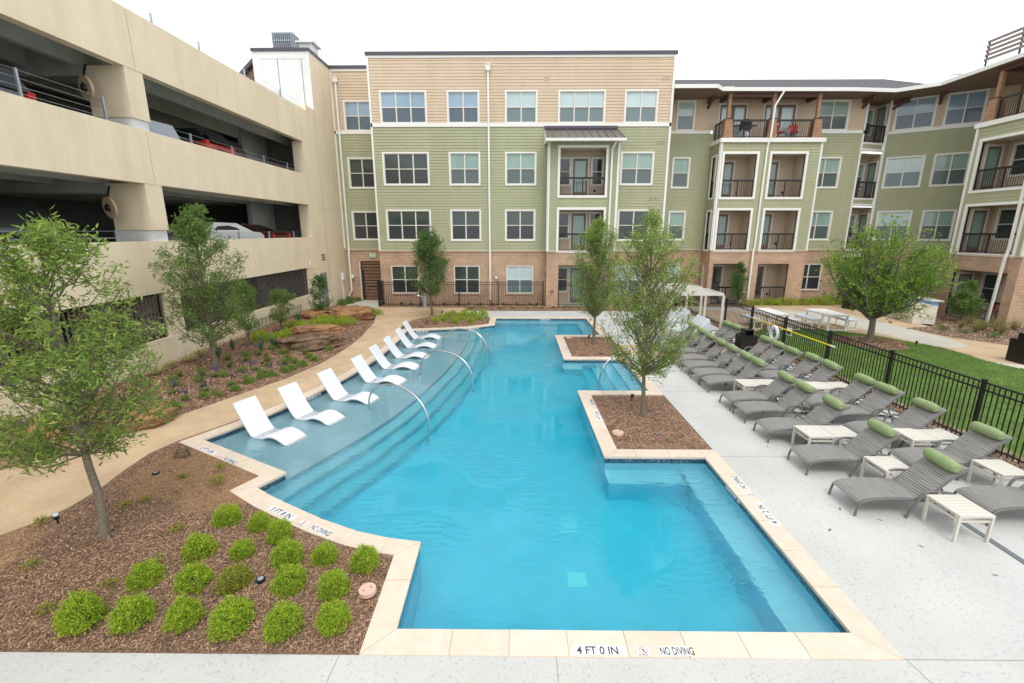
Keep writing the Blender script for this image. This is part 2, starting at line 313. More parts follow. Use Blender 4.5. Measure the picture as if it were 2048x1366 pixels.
class MB:
    def __init__(s): s.v = []; s.f = []; s.m = []; s.uv = []; s.sm = []
    def face(s, pts, mi=0, uv=None, sm=False):
        i = len(s.v); s.v += [tuple(p) for p in pts]; s.f.append(tuple(range(i, i+len(pts)))); s.m.append(mi); s.sm.append(sm)
        s.uv.append(uv if uv else [(p[0]+p[1], p[2]) for p in pts])
    def add(s, vs, fs, mi=0, sm=False):
        i = len(s.v); s.v += [tuple(p) for p in vs]
        for f in fs:
            s.f.append(tuple(i+k for k in f)); s.m.append(mi); s.sm.append(sm); s.uv.append([(vs[k][0]+vs[k][1], vs[k][2]) for k in f])
    def box(s, x0, x1, y0, y1, z0, z1, mi=0):
        v = [(x0,y0,z0),(x1,y0,z0),(x1,y1,z0),(x0,y1,z0),(x0,y0,z1),(x1,y0,z1),(x1,y1,z1),(x0,y1,z1)]
        s.add(v, [(0,3,2,1),(4,5,6,7),(0,1,5,4),(1,2,6,5),(2,3,7,6),(3,0,4,7)], mi)
    def hexa(s, v, mi=0):
        s.add(v, [(0,3,2,1),(4,5,6,7),(0,1,5,4),(1,2,6,5),(2,3,7,6),(3,0,4,7)], mi)
    def wbox(s, W, u0, u1, z0, z1, o0, o1, mi=0):      # box on a wall frame, o = offset out of the wall
        v = [W.p(u0,z0,o1),W.p(u1,z0,o1),W.p(u1,z0,o0),W.p(u0,z0,o0),W.p(u0,z1,o1),W.p(u1,z1,o1),W.p(u1,z1,o0),W.p(u0,z1,o0)]
        s.hexa(v, mi)
    def bar(s, a, b, w, h=None, mi=0, up=(0,0,1)):
        a = Vector(a); b = Vector(b); h = h or w; d = (b-a).normalized(); upv = Vector(up)
        if abs(d.dot(upv)) > .98: upv = Vector((0,1,0))
        x = d.cross(upv).normalized()*w/2; y = x.cross(d).normalized()*h/2
        s.hexa([a-x-y, a+x-y, b+x-y, b-x-y, a-x+y, a+x+y, b+x+y, b-x+y], mi)
    def tube(s, pts, r, n=8, mi=0, cap=True, sm=True):
        pts = [Vector(p) for p in pts]; k = len(pts); rs = r if hasattr(r, '__len__') else [r]*k
        i0 = len(s.v); ref = Vector((.31, .17, .93)).normalized(); vs = []
        for i, p in enumerate(pts):
            d = (pts[min(i+1,k-1)]-pts[max(i-1,0)])
            d = d.normalized() if d.length > 1e-9 else Vector((0,0,1))
            x = d.cross(ref); x = x.normalized() if x.length > 1e-3 else Vector((1,0,0)); y = d.cross(x)
            for j in range(n):
                a = 2*math.pi*j/n; vs.append(p+x*(rs[i]*math.cos(a))+y*(rs[i]*math.sin(a)))
        fs = [(i*n+j, i*n+(j+1)%n, (i+1)*n+(j+1)%n, (i+1)*n+j) for i in range(k-1) for j in range(n)]
        s.add(vs, fs, mi, sm)
        if cap and n > 2: s.add([vs[j] for j in range(n)][::-1], [tuple(range(n))], mi); s.add([vs[(k-1)*n+j] for j in range(n)], [tuple(range(n))], mi)
    def cyl(s, x, y, z0, z1, r, r2=None, n=20, mi=0):
        s.tube([(x,y,z0),(x,y,z1)], [r, r if r2 is None else r2], n, mi)
    def lathe(s, prof, cx=0, cy=0, n=20, mi=0):
        vs = [(cx+r*math.cos(2*math.pi*j/n), cy+r*math.sin(2*math.pi*j/n), z) for r, z in prof for j in range(n)]
        s.add(vs, [(i*n+j, i*n+(j+1)%n, (i+1)*n+(j+1)%n, (i+1)*n+j) for i in range(len(prof)-1) for j in range(n)], mi, True)
    def prism(s, poly, z0, z1, mi=0, bottom=False):
        n = len(poly); vs = [(p[0],p[1],z0) for p in poly]+[(p[0],p[1],z1) for p in poly]
        fs = [(i,(i+1)%n,n+(i+1)%n,n+i) for i in range(n)]
        tri = tessellate_polygon([[Vector((p[0],p[1],0)) for p in poly]])
        ar = sum(poly[i][0]*poly[(i+1)%n][1]-poly[(i+1)%n][0]*poly[i][1] for i in range(n))
        for tt in tri:
            a, b_, c = [poly[k] for k in tt]; q = (b_[0]-a[0])*(c[1]-a[1])-(b_[1]-a[1])*(c[0]-a[0])
            t3 = tt if q > 0 else tt[::-1]
            fs.append(tuple(n+k for k in t3))
            if bottom: fs.append(tuple(t3[::-1]))
        s.add(vs, fs, mi)
    def build(s, name, mats, parent=None, org=None, label=None, cat=None, group=None, kind=None):
        if not isinstance(mats, (list, tuple)): mats = [mats]
        o_ = ORG[parent.name] if parent is not None else (Vector(org) if org is not None else Vector((0,0,0)))
        me = bpy.data.meshes.new(name)
        me.from_pydata([(v[0]-o_.x, v[1]-o_.y, v[2]-o_.z) for v in s.v], [], s.f)
        for m_ in mats: me.materials.append(m_)
        me.polygons.foreach_set('material_index', s.m); me.polygons.foreach_set('use_smooth', s.sm)
        ul = me.uv_layers.new(name='UVMap'); ul.data.foreach_set('uv', [c for f in s.uv for p in f for c in p])
        me.validate(); me.update()
        o = link(name, me, parent, o_ if parent is None else None)
        return tag(o, label, cat, group, kind)

def npmesh(name, V, Q, mt, parent=None, org=(0,0,0)):
    """V (n,3) points, Q (m,k) faces"""
    o_ = ORG[parent.name] if parent is not None else Vector(org)
    V = V-np.array(o_)[None, :]
    me = bpy.data.meshes.new(name); k = Q.shape[1]
    me.vertices.add(len(V)); me.vertices.foreach_set('co', V.astype(np.float32).ravel())
    me.loops.add(Q.size); me.loops.foreach_set('vertex_index', Q.astype(np.int32).ravel())
    me.polygons.add(len(Q)); me.polygons.foreach_set('loop_start', np.arange(0, Q.size, k, dtype=np.int32))
    me.materials.append(mt); me.update(calc_edges=True)
    return link(name, me, parent, None if parent is not None else o_)

def leafcloud(P, length, width, droop=0., flat=0., r=rng, axis=None):
    """diamond leaves at points P; returns V, Q"""
    n = len(P); d = r.normal(size=(n, 3)); d[:, 2] = d[:, 2]*(1-flat)-droop
    if axis is not None: d = d*.6+axis
    d /= np.linalg.norm(d, axis=1)[:, None]+1e-9
    s_ = np.cross(d, r.normal(size=(n, 3))); s_ /= np.linalg.norm(s_, axis=1)[:, None]+1e-9
    Ln = (length*r.uniform(.6, 1.3, n))[:, None]; Wd = (width*r.uniform(.7, 1.3, n))[:, None]
    V = np.stack([P, P+d*Ln*.45+s_*Wd*.5, P+d*Ln, P+d*Ln*.45-s_*Wd*.5], 1).reshape(-1, 3)
    return V, np.arange(4*n).reshape(n, 4)

def inpoly(P, poly):
    x, y = P[:, 0], P[:, 1]; c = np.zeros(len(P), bool); n = len(poly)
    for i in range(n):
        x0, y0 = poly[i][:2]; x1, y1 = poly[(i+1) % n][:2]
        if y0 == y1: continue
        k = ((y0 > y) != (y1 > y)) & (x < (x1-x0)*(y-y0)/(y1-y0)+x0); c ^= k
    return c
def edgedist(P, poly):
    d = np.full(len(P), 1e9); n = len(poly)
    for i in range(n):
        a = np.array(poly[i][:2], float); b = np.array(poly[(i+1) % n][:2], float); ab_ = b-a
        t_ = np.clip(((P[:, :2]-a) @ ab_)/(ab_ @ ab_+1e-12), 0, 1)
        d = np.minimum(d, np.linalg.norm(P[:, :2]-(a+t_[:, None]*ab_), axis=1))
    return d
def flat(name, poly, z, mt, holes=(), kind='structure', thick=.05):
    mb = MB(); loops = [list(poly)]+[list(h) for h in holes]
    allp = [p for l in loops for p in l]
    for tt in tessellate_polygon([[Vector((p[0],p[1],0)) for p in l] for l in loops]):
        a, b_, c = [allp[k] for k in tt]; q = (b_[0]-a[0])*(c[1]-a[1])-(b_[1]-a[1])*(c[0]-a[0])
        t3 = tt if q > 0 else tt[::-1]; mb.face([(allp[k][0], allp[k][1], z) for k in t3])
    if thick:
        for l in loops:
            for i in range(len(l)):
                a, b_ = l[i], l[(i+1) % len(l)]; mb.face([(a[0],a[1],z-thick),(b_[0],b_[1],z-thick),(b_[0],b_[1],z),(a[0],a[1],z)])
    return mb.build(name, mt, kind=kind)
def bed(name, poly, hf, mt, step=.25):
    """planting bed: triangulated polygon following height function hf(points, distance to edge)"""
    P = np.array([p[:2] for p in poly], float)
    pts = []
    for i in range(len(poly)):
        a, b_ = P[i], P[(i+1) % len(P)]; k = max(1, int(np.linalg.norm(b_-a)/.4))
        for j in range(k): pts.append(a+(b_-a)*j/k)
    nb = len(pts); bp_ = np.array(pts)
    gx, gy = np.meshgrid(np.arange(P[:,0].min(), P[:,0].max(), step), np.arange(P[:,1].min(), P[:,1].max(), step))
    g = np.stack([gx.ravel(), gy.ravel()], 1)+rng.uniform(-.06, .06, (gx.size, 2))
    g = g[inpoly(g, bp_)]; g = g[edgedist(g, bp_) > .09]
    al = np.vstack([bp_, g])
    r_ = delaunay_2d_cdt([Vector(p) for p in al], [(i, (i+1) % nb) for i in range(nb)], [list(range(nb))], 1, 1e-5)
    V2 = np.array([tuple(v) for v in r_[0]]); d = edgedist(V2, bp_); Z = hf(V2, d)
    me = bpy.data.meshes.new(name); me.from_pydata([(v[0], v[1], z) for v, z in zip(V2, Z)], [], [tuple(f) for f in r_[2]])
    me.materials.append(mt); me.update()
    for p in me.polygons: p.use_smooth = True
    o = link(name, me); tag(o, kind='structure'); return o
def chips(name, poly, hf, dens, L0=.05, W0=.012, mt=None, tilt=.35, excl=None):
    P = np.array([p[:2] for p in poly], float); lo, hi = P.min(0), P.max(0)
    n = int(dens*(hi-lo)[0]*(hi-lo)[1]); q = rng.uniform(lo, hi, (n, 2)); q = q[inpoly(q, P)]; q = q[edgedist(q, P) > .03]
    if excl is not None: q = q[excl(q)]
    z = hf(q, edgedist(q, P))+.006; n = len(q); c = np.column_stack([q, z+rng.uniform(0, .012, n)])
    a = rng.uniform(0, 2*math.pi, n); d = np.column_stack([np.cos(a), np.sin(a), rng.normal(0, tilt, n)])
    s_ = np.column_stack([-np.sin(a), np.cos(a), rng.normal(0, tilt, n)])
    Ln = (L0*rng.uniform(.3, 1.2, n))[:, None]; Wd = (W0*rng.uniform(.5, 1.5, n))[:, None]
    V = np.stack([c-d*Ln/2-s_*Wd/2, c+d*Ln/2-s_*Wd/3, c+d*Ln/2+s_*Wd/3, c-d*Ln/2+s_*Wd/2], 1).reshape(-1, 3)
    o = npmesh(name, V, np.arange(4*n).reshape(n, 4), mt or M['chip']); tag(o, kind='stuff'); return o

class Wall:
    def __init__(s, o, d): s.o = Vector((*o, 0)); s.d = Vector((*d, 0)).normalized(); s.n = Vector((s.d.y, -s.d.x, 0))
    def p(s, u, z, off=0): v = s.o+s.d*u+s.n*off; return (v.x, v.y, z)
    def u(s, px, py):      # where a sight line meets this wall
        r_ = ray(px, py); o_ = s.o-Vector((0,0,0)); den = r_.dot(s.n); t_ = o_.dot(s.n)/den if abs(den) > 1e-9 else 0
        q = r_*t_; return (q-s.o).dot(s.d), CH+q.z
def cut(u0, u1, ops):      # free intervals of [u0,u1] outside ops
    xs = [(u0, u1)]
    for a, b_ in ops:
        nx = []
        for c_, d_ in xs:
            if b_ <= c_ or a >= d_: nx.append((c_, d_)); continue
            if a > c_: nx.append((c_, a))
            if b_ < d_: nx.append((b_, d_))
        xs = nx
    return xs
def siding(mb, W, u0, u1, z0, z1, ops, mi=0, course=.158, lip=.02):
    zs = set([z0, z1]); k = 0
    while z0+k*course < z1: zs.add(round(z0+k*course, 4)); k += 1
    for o in ops:
        for z in (o[2], o[3]):
            if z0 < z < z1: zs.add(z)
    zs = sorted(zs)
    for a, b_ in zip(zs[:-1], zs[1:]):
        if b_-a < 1e-4: continue
        mid = (a+b_)/2; kk = math.floor((mid-z0)/course+1e-6); zb = z0+kk*course
        oa = lip*(1-(a-zb)/course); ob = lip*(1-(b_-zb)/course)
        for c_, d_ in cut(u0, u1, [(o[0], o[1]) for o in ops if o[2] < mid < o[3]]):
            mb.face([W.p(c_, a, oa), W.p(d_, a, oa), W.p(d_, b_, ob), W.p(c_, b_, ob)], mi, [(c_,a),(d_,a),(d_,b_),(c_,b_)])
            if abs(a-zb) < 1e-3: mb.face([W.p(c_, a, 0), W.p(d_, a, 0), W.p(d_, a, oa), W.p(c_, a, oa)], mi)
def plain(mb, W, u0, u1, z0, z1, ops, mi=0, off=0):
    zs = sorted(set([z0, z1]+[z for o in ops for z in (o[2], o[3]) if z0 < z < z1]))
    for a, b_ in zip(zs[:-1], zs[1:]):
        mid = (a+b_)/2
        for c_, d_ in cut(u0, u1, [(o[0], o[1]) for o in ops if o[2] < mid < o[3]]):
            mb.face([W.p(c_, a, off), W.p(d_, a, off), W.p(d_, b_, off), W.p(c_, b_, off)], mi, [(c_,a),(d_,a),(d_,b_),(c_,b_)])

# ------------------------------------------------------------------ pool outline (metres)
POOL = [(-1.35,4.15),(3.72,4.15),(3.72,8.22),(1.75,8.22),(1.72,12.03),(3.70,12.03),(3.70,15.3),(1.66,15.3),(1.66,19.1),(3.60,19.1),
        (3.55,23.05),(-1.07,23.05),(-1.07,21.3),(-2.25,20.55),(-4.92,20.0),(-4.84,18.2),(-4.83,16.6),(-4.9,15.1),(-5.08,13.6),(-5.42,12.1),(-5.83,10.75),
        (-6.27,9.68),(-6.71,8.87),(-4.26,7.53),(-4.52,7.02),(-4.08,6.73),(-3.62,6.47),(-3.0,6.13),(-2.35,5.84),(-1.83,5.69),(-1.38,5.62)]
def offset(poly, d):
    n = len(poly); out = []
    for i in range(n):
        p0, p1, p2 = [Vector(poly[k % n][:2]) for k in (i-1, i, i+1)]
        a = (p1-p0).normalized(); b_ = (p2-p1).normalized(); na = Vector((a.y, -a.x)); nb = Vector((b_.y, -b_.x))
        m_ = (na+nb).normalized(); k = d/max(.35, m_.dot(na)); out.append((p1.x+m_.x*k, p1.y+m_.y*k))
    return out
CO = offset(POOL, .30); CI = offset(POOL, -.02); MID = offset(POOL, .12)
WZ = -.115
ground = flat('ground', [(-320,-60),(320,-60),(320,400),(-320,400)], -.06, M['soil'], [MID], thick=0)

pool = thing('swimming_pool', (0, 12, 0), 'large blue freeform swimming pool with travertine edge and curved shelf steps', 'pool')
# coping slabs
mb = MB(); gm = MB()
smooth_run = lambda i: False
for i in range(len(POOL)):
    j = (i+1) % len(POOL); A, B, A2, B2 = [Vector(q) for q in (CI[i], CI[j], CO[i], CO[j])]
    d = (B-A); Ln = d.length; d.normalize(); nn = Vector((d.y, -d.x)); k = max(1, round(Ln/.62))
    for q in range(k):
        def pt(s, inner):
            if s <= 0: return A if inner else A2
            if s >= k: return B if inner else B2
            v = A+d*(Ln*s/k); return v if inner else v+nn*.32
        a, b_, c, e = pt(q, 1), pt(q+1, 1), pt(q+1, 0), pt(q, 0)
        g0 = d*.004 if q > 0 or Ln > 1.2 else d*.0015; 
        a = a+g0; e = e+g0; b_ = b_-g0; c = c-g0
        z1 = random.uniform(-.0012, .0012)
        mb.hexa([(*e,-.045),(*a,-.045),(*b_,-.045),(*c,-.045),(*e,z1),(*a,z1),(*b_,z1),(*c,z1)][:8])
mb.build('coping', M['coping'], pool)
for i in range(len(POOL)):
    j = (i+1) % len(POOL); gi = offset(POOL, -.015); go = offset(POOL, .297) if i == 0 else go
    gm.face([(*go[i],-.012),(*go[j],-.012),(*gi[j],-.012),(*gi[i],-.012)][::-1])
    gm.face([(*gi[i],-.05),(*gi[j],-.05),(*gi[j],-.012),(*gi[i],-.012)][::-1])
gm.build('coping_grout', M['grout'], pool)
# basin walls, floor
FL = -1.25
mb = MB(); mt_ = MB()
for i in range(len(POOL)):
    j = (i+1) % len(POOL); a, b_ = POOL[i], POOL[j]
    mb.face([(*a,FL-.02),(*b_,FL-.02),(*b_,-.2),(*a,-.2)][::-1])
    mt_.face([(*a,-.2),(*b_,-.2),(*b_,-.04),(*a,-.04)][::-1])
for tt in tessellate_polygon([[Vector((*p,0)) for p in POOL]]):
    mb.face([(*POOL[k], FL) for k in tt])
mb.build('basin', M['plaster'], pool); mt_.build('tile_band', M['mosaic'], pool)
# shelf and curved steps
S0 = [(-4.26,7.53),(-3.93,8.3),(-3.5,9.21),(-3.04,10.53),(-2.76,11.7),(-2.56,12.88),(-2.36,14.0),(-2.21,15.2),(-2.09,16.8),(-2.05,18.42),(-2.12,19.5),(-2.25,20.75)]
def arc(off):
    P = [Vector(p) for p in S0]; out = []
    for i, p in enumerate(P):
        t_ = (P[min(i+1, len(P)-1)]-P[max(i-1, 0)]).normalized(); out.append(p+Vector((t_.y, -t_.x))*off)
    t0 = (out[1]-out[0]).normalized(); t1 = (out[-1]-out[-2]).normalized()
    return [tuple(out[0]-t0*2.2)]+[tuple(o) for o in out]+[tuple(out[-1]+t1*1.5)]
for k, z in enumerate((-.22, -.46, -.72, -.98)):
    a = arc(k*.33); poly = a+[(-7.5, 22.4), (-7.5, 5.2)]
    if k: poly = a+[(-4.5, 22.4), (-5.2, 5.2)]
    mb = MB(); mb.prism(poly, FL-.3, z)
    mb.build('shelf' if k == 0 else 'step', M['shelf' if k == 0 else 'steps'], pool)
    nz = MB(); an = arc(k*.33-.05); a2 = arc(k*.33+.004)
    for i in range(1, len(an)-2): nz.face([(*an[i], z+.004),(*a2[i], z+.004),(*a2[i+1], z+.004),(*an[i+1], z+.004)])
    nz.build('step_nosing', mat('nosing_tile_%d' % k, (.42,.50,.53), .5) if k == 0 else bpy.data.materials['nosing_tile_0'], pool)
# right alcove steps and benches
mb = MB()
for k, z in enumerate((-.36, -.60, -.84, -1.05)):
    mb = MB(); mb.box(3.70-.36*(k+1), 3.9-.02*k, 12.03-.05*(k+1), 15.3+.05*(k+1), FL-.3, z); mb.build('step', M['plaster'], pool)
for x0, x1, y0, y1 in ((3.24,3.9,3.9,8.4),(1.74,3.2,7.72,8.4),(-1.3,3.2,22.55,23.3),(3.03,3.8,19.0,23.3),(1.6,2.24,14.85,15.4)):
    mb = MB(); mb.box(x0, x1, y0, y1, FL-.3, -.52-.002*len(pool.children)/30); mb.build('bench', M['plaster'], pool)
M['drain'] = mat('white_drain_cover', (.92, .93, .92), .6)
for px, py in ((1135,1075),(1153,1181)):
    q = G(px, py, -.93); mb = MB(); mb.box(q.x-.14,q.x+.14,q.y-.14,q.y+.14,FL,FL+.02)
    mb.box(q.x-.1,q.x+.1,q.y-.1,q.y+.1,FL+.02,FL+.03)
    mb.build('floor_drain', M['drain'], pool)
mb = MB(); mb.tube([(3.235,5.6,-.9),(3.20,5.6,-.9)], [.1,.09], 20); mb.tube([(3.20,5.6,-.9),(3.19,5.6,-.9)], [.07,.07], 20, 1)
mb.build('pool_lamp', [M['steel'], M['plastic']], pool)
# water
WP = offset(POOL, .006); mb = MB(); mb.prism(WP, FL-.35, WZ, bottom=True)
mb.build('water', M['water'], kind='structure')

# ------------------------------------------------------------------ paving
NEAR = [(-30, 3.86)]
deck_near = [(-10.99,-8),(14.5,-8),(14.5,3.0),(9.35,3.0),(9.35,15.85),(4.0,15.85),(4.0,3.852),(-1.62,3.852),(-10.99,3.84)]
flat('pool_deck', deck_near, -.012, M['deck'])
flat('pool_deck_far', [(3.98,17.4),(9.35,17.4),(9.35,25.3),(-2.9,25.3),(-3.1,24.9),(-1.75,23.36),(3.86,23.36)], -.012, M['deck'])
flat('tan_band', [(3.98,15.852),(9.35,15.852),(9.35,17.398),(3.98,17.398)], -.014, M['tan'])
M['joint'] = mat('joint_sealant', (.24,.23,.21), .9)
# deck joints
mb = MB()
for x0, y0, x1, y1 in ((4.03,3.86,14,3.86),(.42,3.85,.42,-6),(4.05,3.85,5.5,-6),(-1.85,3.85,-2.3,-6),(4.0,8.25,9.3,8.25),(4.0,12.0,9.3,12.0),(3.9,20.4,9.3,20.4),(6.6,17.4,6.6,25.2),(.5,23.4,.5,25.3)):
    mb.bar((x0,y0,-.0105),(x1,y1,-.0105),.005,.003)
mb.build('deck_joint', M['joint'], kind='structure')
mb = MB(); x = 6.82
mb.box(x-.05,x+.05,2.5,15.8,-.011,-.0085)
for k in range(0, 660): mb.box(x-.042,x+.042,2.52+k*.02,2.529+k*.02,-.0085,-.0065,1)
mb.build('trench_drain', [M['bmetal'], M['galv']], label='narrow steel trench drain grate running along the white deck', cat='drain', org=(x,9,0))

pathL = [(-10.98,4.3),(-7.55,5.73),(-7.33,6.05),(-7.2,6.44),(-7.2,6.95),(-7.3,7.58),(-7.35,8.27),(-7.2,8.84),(-6.55,9.98),(-6.12,10.9),(-5.72,12.2),(-5.38,13.7),(-5.2,15.1),(-5.13,16.6),(-5.14,18.2),(-5.22,20.0),
         (-5.35,20.4),(-5.45,21.6),(-5.2,22.6),(-4.6,23.6),(-3.7,24.2),(-2.6,24.5),(-2.8,25.0),(-3.0,26.3),(-5.0,26.55),(-8.25,26.6),(-8.3,24.9),(-7.69,24.6),(-7.0,21.8),(-6.62,18.9),(-6.5,17.2),(-6.52,16.0),(-6.62,14.6),(-6.98,13.02),(-7.5,11.8),(-8.38,9.57),(-9.0,8.4),(-9.6,7.55),(-10.98,6.85)]
flat('tan_path', pathL, -.010, M['tan'])
flat('gate_walk', [(-9.15,24.3),(-8.25,26.6),(-8.28,26.95),(-8.6,29.4),(-10.0,29.4),(-10.6,26.2),(-11.0,25.6),(-11.0,24.6)], -.008, M['concrete'])

# ------------------------------------------------------------------ planting beds
ss = lambda t: t*t*(3-2*t)
def nz(P, s, a): return np.array([mnoise.noise(Vector((p[0]*s, p[1]*s, 3.1))) for p in P])*a
h_near = lambda P, d: -.02+.10*ss(np.clip(d/.9, 0, 1))+nz(P, 1.6, .035)*np.clip(d/.3, 0, 1)
near_bed = [(-10.98,3.85),(-1.62,3.86),(-1.64,5.33),(-1.9,5.42),(-2.5,5.62),(-3.1,5.86),(-3.75,6.2),(-4.25,6.5),(-4.93,6.93),(-4.7,7.44),(-7.15,8.8),(-7.33,8.27),(-7.28,7.58),(-7.18,6.95),(-7.18,6.44),(-7.3,6.05),(-7.52,5.71),(-10.98,4.28)]
bed('mulch_bed', near_bed, h_near, M['dirt'], .12)
def excl_dirt(q):
    f = np.full(len(q), 1.0); v = np.array([mnoise.noise(Vector((p[0]*2.1, p[1]*2.1, 9.3))) for p in q])
    for c, r_ in (((-5.9,7.6),1.7),((-7.6,5.0),1.5),((-8.5,4.0),1.6),((-5.0,6.9),1.0)):
        d = np.hypot(q[:, 0]-c[0], q[:, 1]-c[1]); f = np.minimum(f, np.clip((d-r_*.35)/(r_*.8), 0, 1)+v*.5)
    return rng.uniform(0, 1, len(q)) < np.clip(f, .13, 1)
NB = [p for p in near_bed if p[0] > -13]
chips('mulch_chips', NB, h_near, 3400, .048, .008, excl=excl_dirt)
def h_gar(P, d):
    t_ = np.clip((-(P[:, 0])-6.8)/4.2, 0, 1); return -.02+.34*ss(t_)*np.clip(d/.25+.6*(P[:, 0] < -10.4), 0, 1)+nz(P, 1.3, .04)*np.clip(d/.3, 0, 1)
gar_bed = [(-11.0,24.55),(-9.2,24.28),(-8.3,24.88),(-7.72,24.55),(-7.02,21.8),(-6.65,18.9),(-6.53,17.2),(-6.55,16.0),(-6.65,14.6),(-7.0,13.02),(-7.53,11.8),(-8.4,9.57),(-9.03,8.42),(-9.63,7.58),(-11.0,6.9)]
bed('garden_bed', gar_bed, h_gar, M['mulch'], .3); chips('garden_chips', gar_bed, h_gar, 480, .08, .02)
bed2p = [(-11.0,25.62),(-10.62,26.2),(-10.02,29.45),(-11.0,29.45)]
h2 = lambda P, d: .0+.08*np.clip(d/.3, 0, 1)
bed('corner_bed', bed2p, h2, M['mulch'], .3)
h_i = lambda P, d: -.03+.05*ss(np.clip(d/.35, 0, 1))+nz(P, 2, .03)*np.clip(d/.25, 0, 1)
isl1 = [(2.05,8.53),(3.995,8.53),(3.995,11.73),(2.03,11.73)]; isl2 = [(1.97,15.6),(3.97,15.6),(3.95,18.8),(1.97,18.8)]
bed('island_bed', isl1, h_i, M['mulch'], .15); chips('island_chips', isl1, h_i, 1300, .045, .012)
bed('island_bed_far', isl2, h_i, M['mulch'], .15); chips('island_chips_far', isl2, h_i, 700, .05, .014)
islF = [(-5.2,20.35),(-2.75,21.3),(-2.6,21.05),(-1.42,21.5),(-1.42,23.35),(-1.75,23.36),(-2.6,24.45),(-3.7,24.17),(-4.58,23.57),(-5.16,22.6),(-5.4,21.6)]
islF = [(-5.18,20.3),(-2.35,20.85),(-1.42,21.5),(-1.42,23.35),(-1.75,23.36),(-2.6,24.45),(-3.7,24.17),(-4.58,23.57),(-5.16,22.6),(-5.4,21.6)]
h_f = lambda P, d: -.02+.14*ss(np.clip(d/.9, 0, 1))
bed('shrub_bed', islF, h_f, M['mulch'], .25); chips('shrub_bed_chips', islF, h_f, 500, .07, .02)
fac = [(-3.0,26.3),(-2.8,25.35),(9.3,25.35),(9.3,26.3),(11.0,27.4),(11.0,29.5),(8.4,29.5),(8.4,27.55),(5.6,27.55),(5.6,26.75),(1.7,26.75),(1.7,27.55),(-8.2,27.55),(-8.2,26.65),(-5.0,26.6)]
hz = lambda P, d: .0*d-.006
bed('facade_bed', fac, hz, M['mulch'], .4); chips('facade_chips', fac, hz, 260, .08, .02)
# right of the pool fence
strip = [(9.352,2.5),(9.95,2.5),(9.95,19.0),(10.0,26.2),(9.352,26.2)]
hs_ = lambda P, d: .01*d
bed('fence_strip', strip, hs_, M['mulch'], .3); chips('fence_strip_chips', strip, hs_, 700, .06, .022, mt=mat('strip_gravel', (.40,.30,.20), .9, isl=.6))
lawn = [(9.95,2.5),(30,2.5),(22,9.2),(18.6,12.2),(16.3,14.3),(16.1,15.2),(16.3,16.3),(16.14,17.46),(15.85,17.95),(15.27,19.08),(14.42,20.03),(12.9,20.75),(11.5,20.6),(10.6,19.9),(9.95,18.6)]
flat('lawn', lawn, .0, M['grass'])
flat('walkway_slab', [(15.62,20.81),(16.18,17.3),(16.9,17.0),(17.75,17.49),(18.0,20.2),(17.7,24.25),(13.6,26.5),(9.4,27.2),(9.4,25.6),(12.4,25.3),(14.2,24.3)], -.004, M['concrete'])
flat('tan_patio', [(9.96,18.6),(10.6,19.93),(11.5,20.63),(12.9,20.78),(14.45,20.05),(15.3,19.1),(15.88,17.97),(16.2,17.3),(15.6,20.8),(14.2,24.3),(12.4,25.3),(9.98,25.6)], -.006, M['tan'])
flat('tan_patio_far', [(17.75,17.5),(19.2,17.5),(19.4,20.6),(19.4,25.9),(20.5,27.6),(14.5,27.5),(13.6,26.5),(17.7,24.25),(18.0,20.2)], -.009, M['tan'])
flat('tan_walk', [(16.1,15.25),(17.2,14.5),(28,14.5),(28,17.5),(17.75,17.49),(16.3,17.3),(16.3,16.3)], -.007, M['tan'])
flat('walk_slab', [(16.1,15.2),(16.3,14.3),(18.6,12.2),(22,9.2),(28,6),(28,14.48),(17.2,14.48)], -.005, M['concrete'])
fb = [(10.0,27.25),(13.6,26.55),(14.5,27.55),(20.5,27.65),(21.6,26.0),(24,24.5),(24.5,29.8),(20,29.8),(17.6,29.5),(17.55,28.1),(11.7,28.1),(11.6,29.5),(10,29.5)]
bed('wing_bed', fb, hz, M['mulch'], .4)
mr_ = [(18.5,20.4),(19.2,17.55),(28,17.55),(28,22),(22.8,22.5),(22.7,24.5),(20.2,24.5),(19.6,21.5)]
mr_ = [(17.84,20.7),(18.3,18.8),(19.15,17.52),(28,17.52),(28,24),(22.0,24.6),(20.6,23.4),(19.6,21.2)]
bed('right_bed', mr_, hz, M['mulch'], .4); chips('right_bed_chips', [p for p in mr_ if p[0] < 29], hz, 300, .09, .025, mt=mat('pale_chip', (.36,.26,.19), .9, isl=.6))
# lawn blades and the mulch ring under the tree
ringc = (14.1, 17.8)
ring = [(ringc[0]+1.25*math.cos(a)*(1+.08*math.sin(3*a)), ringc[1]+1.25*math.sin(a)) for a in np.linspace(0, 2*math.pi, 28, endpoint=False)]
h_r = lambda P, d: .01+.08*ss(np.clip(d/.8, 0, 1))
bed('tree_ring', ring, h_r, M['mulch'], .2); chips('tree_ring_chips', ring, h_r, 700, .07, .02)
lv = [(9.95,4),(22,4),(18.6,12.2),(16.3,14.3),(16.1,15.2),(16.3,16.3),(16.14,17.46),(15.85,17.95),(15.27,19.08),(14.42,20.03),(12.9,20.75),(11.5,20.6),(10.6,19.9),(9.95,18.6)]
q = rng.uniform((9.9,4), (19,20.8), (90000, 2)); q = q[inpoly(q, np.array(lv))]; q = q[~inpoly(q, np.array(ring))]
V, Q = leafcloud(np.column_stack([q, np.full(len(q), 0.)]), .055, .012, axis=np.array([0,0,1.0]))
tag(npmesh('lawn_blades', V, Q, L_['lawn']), kind='stuff')

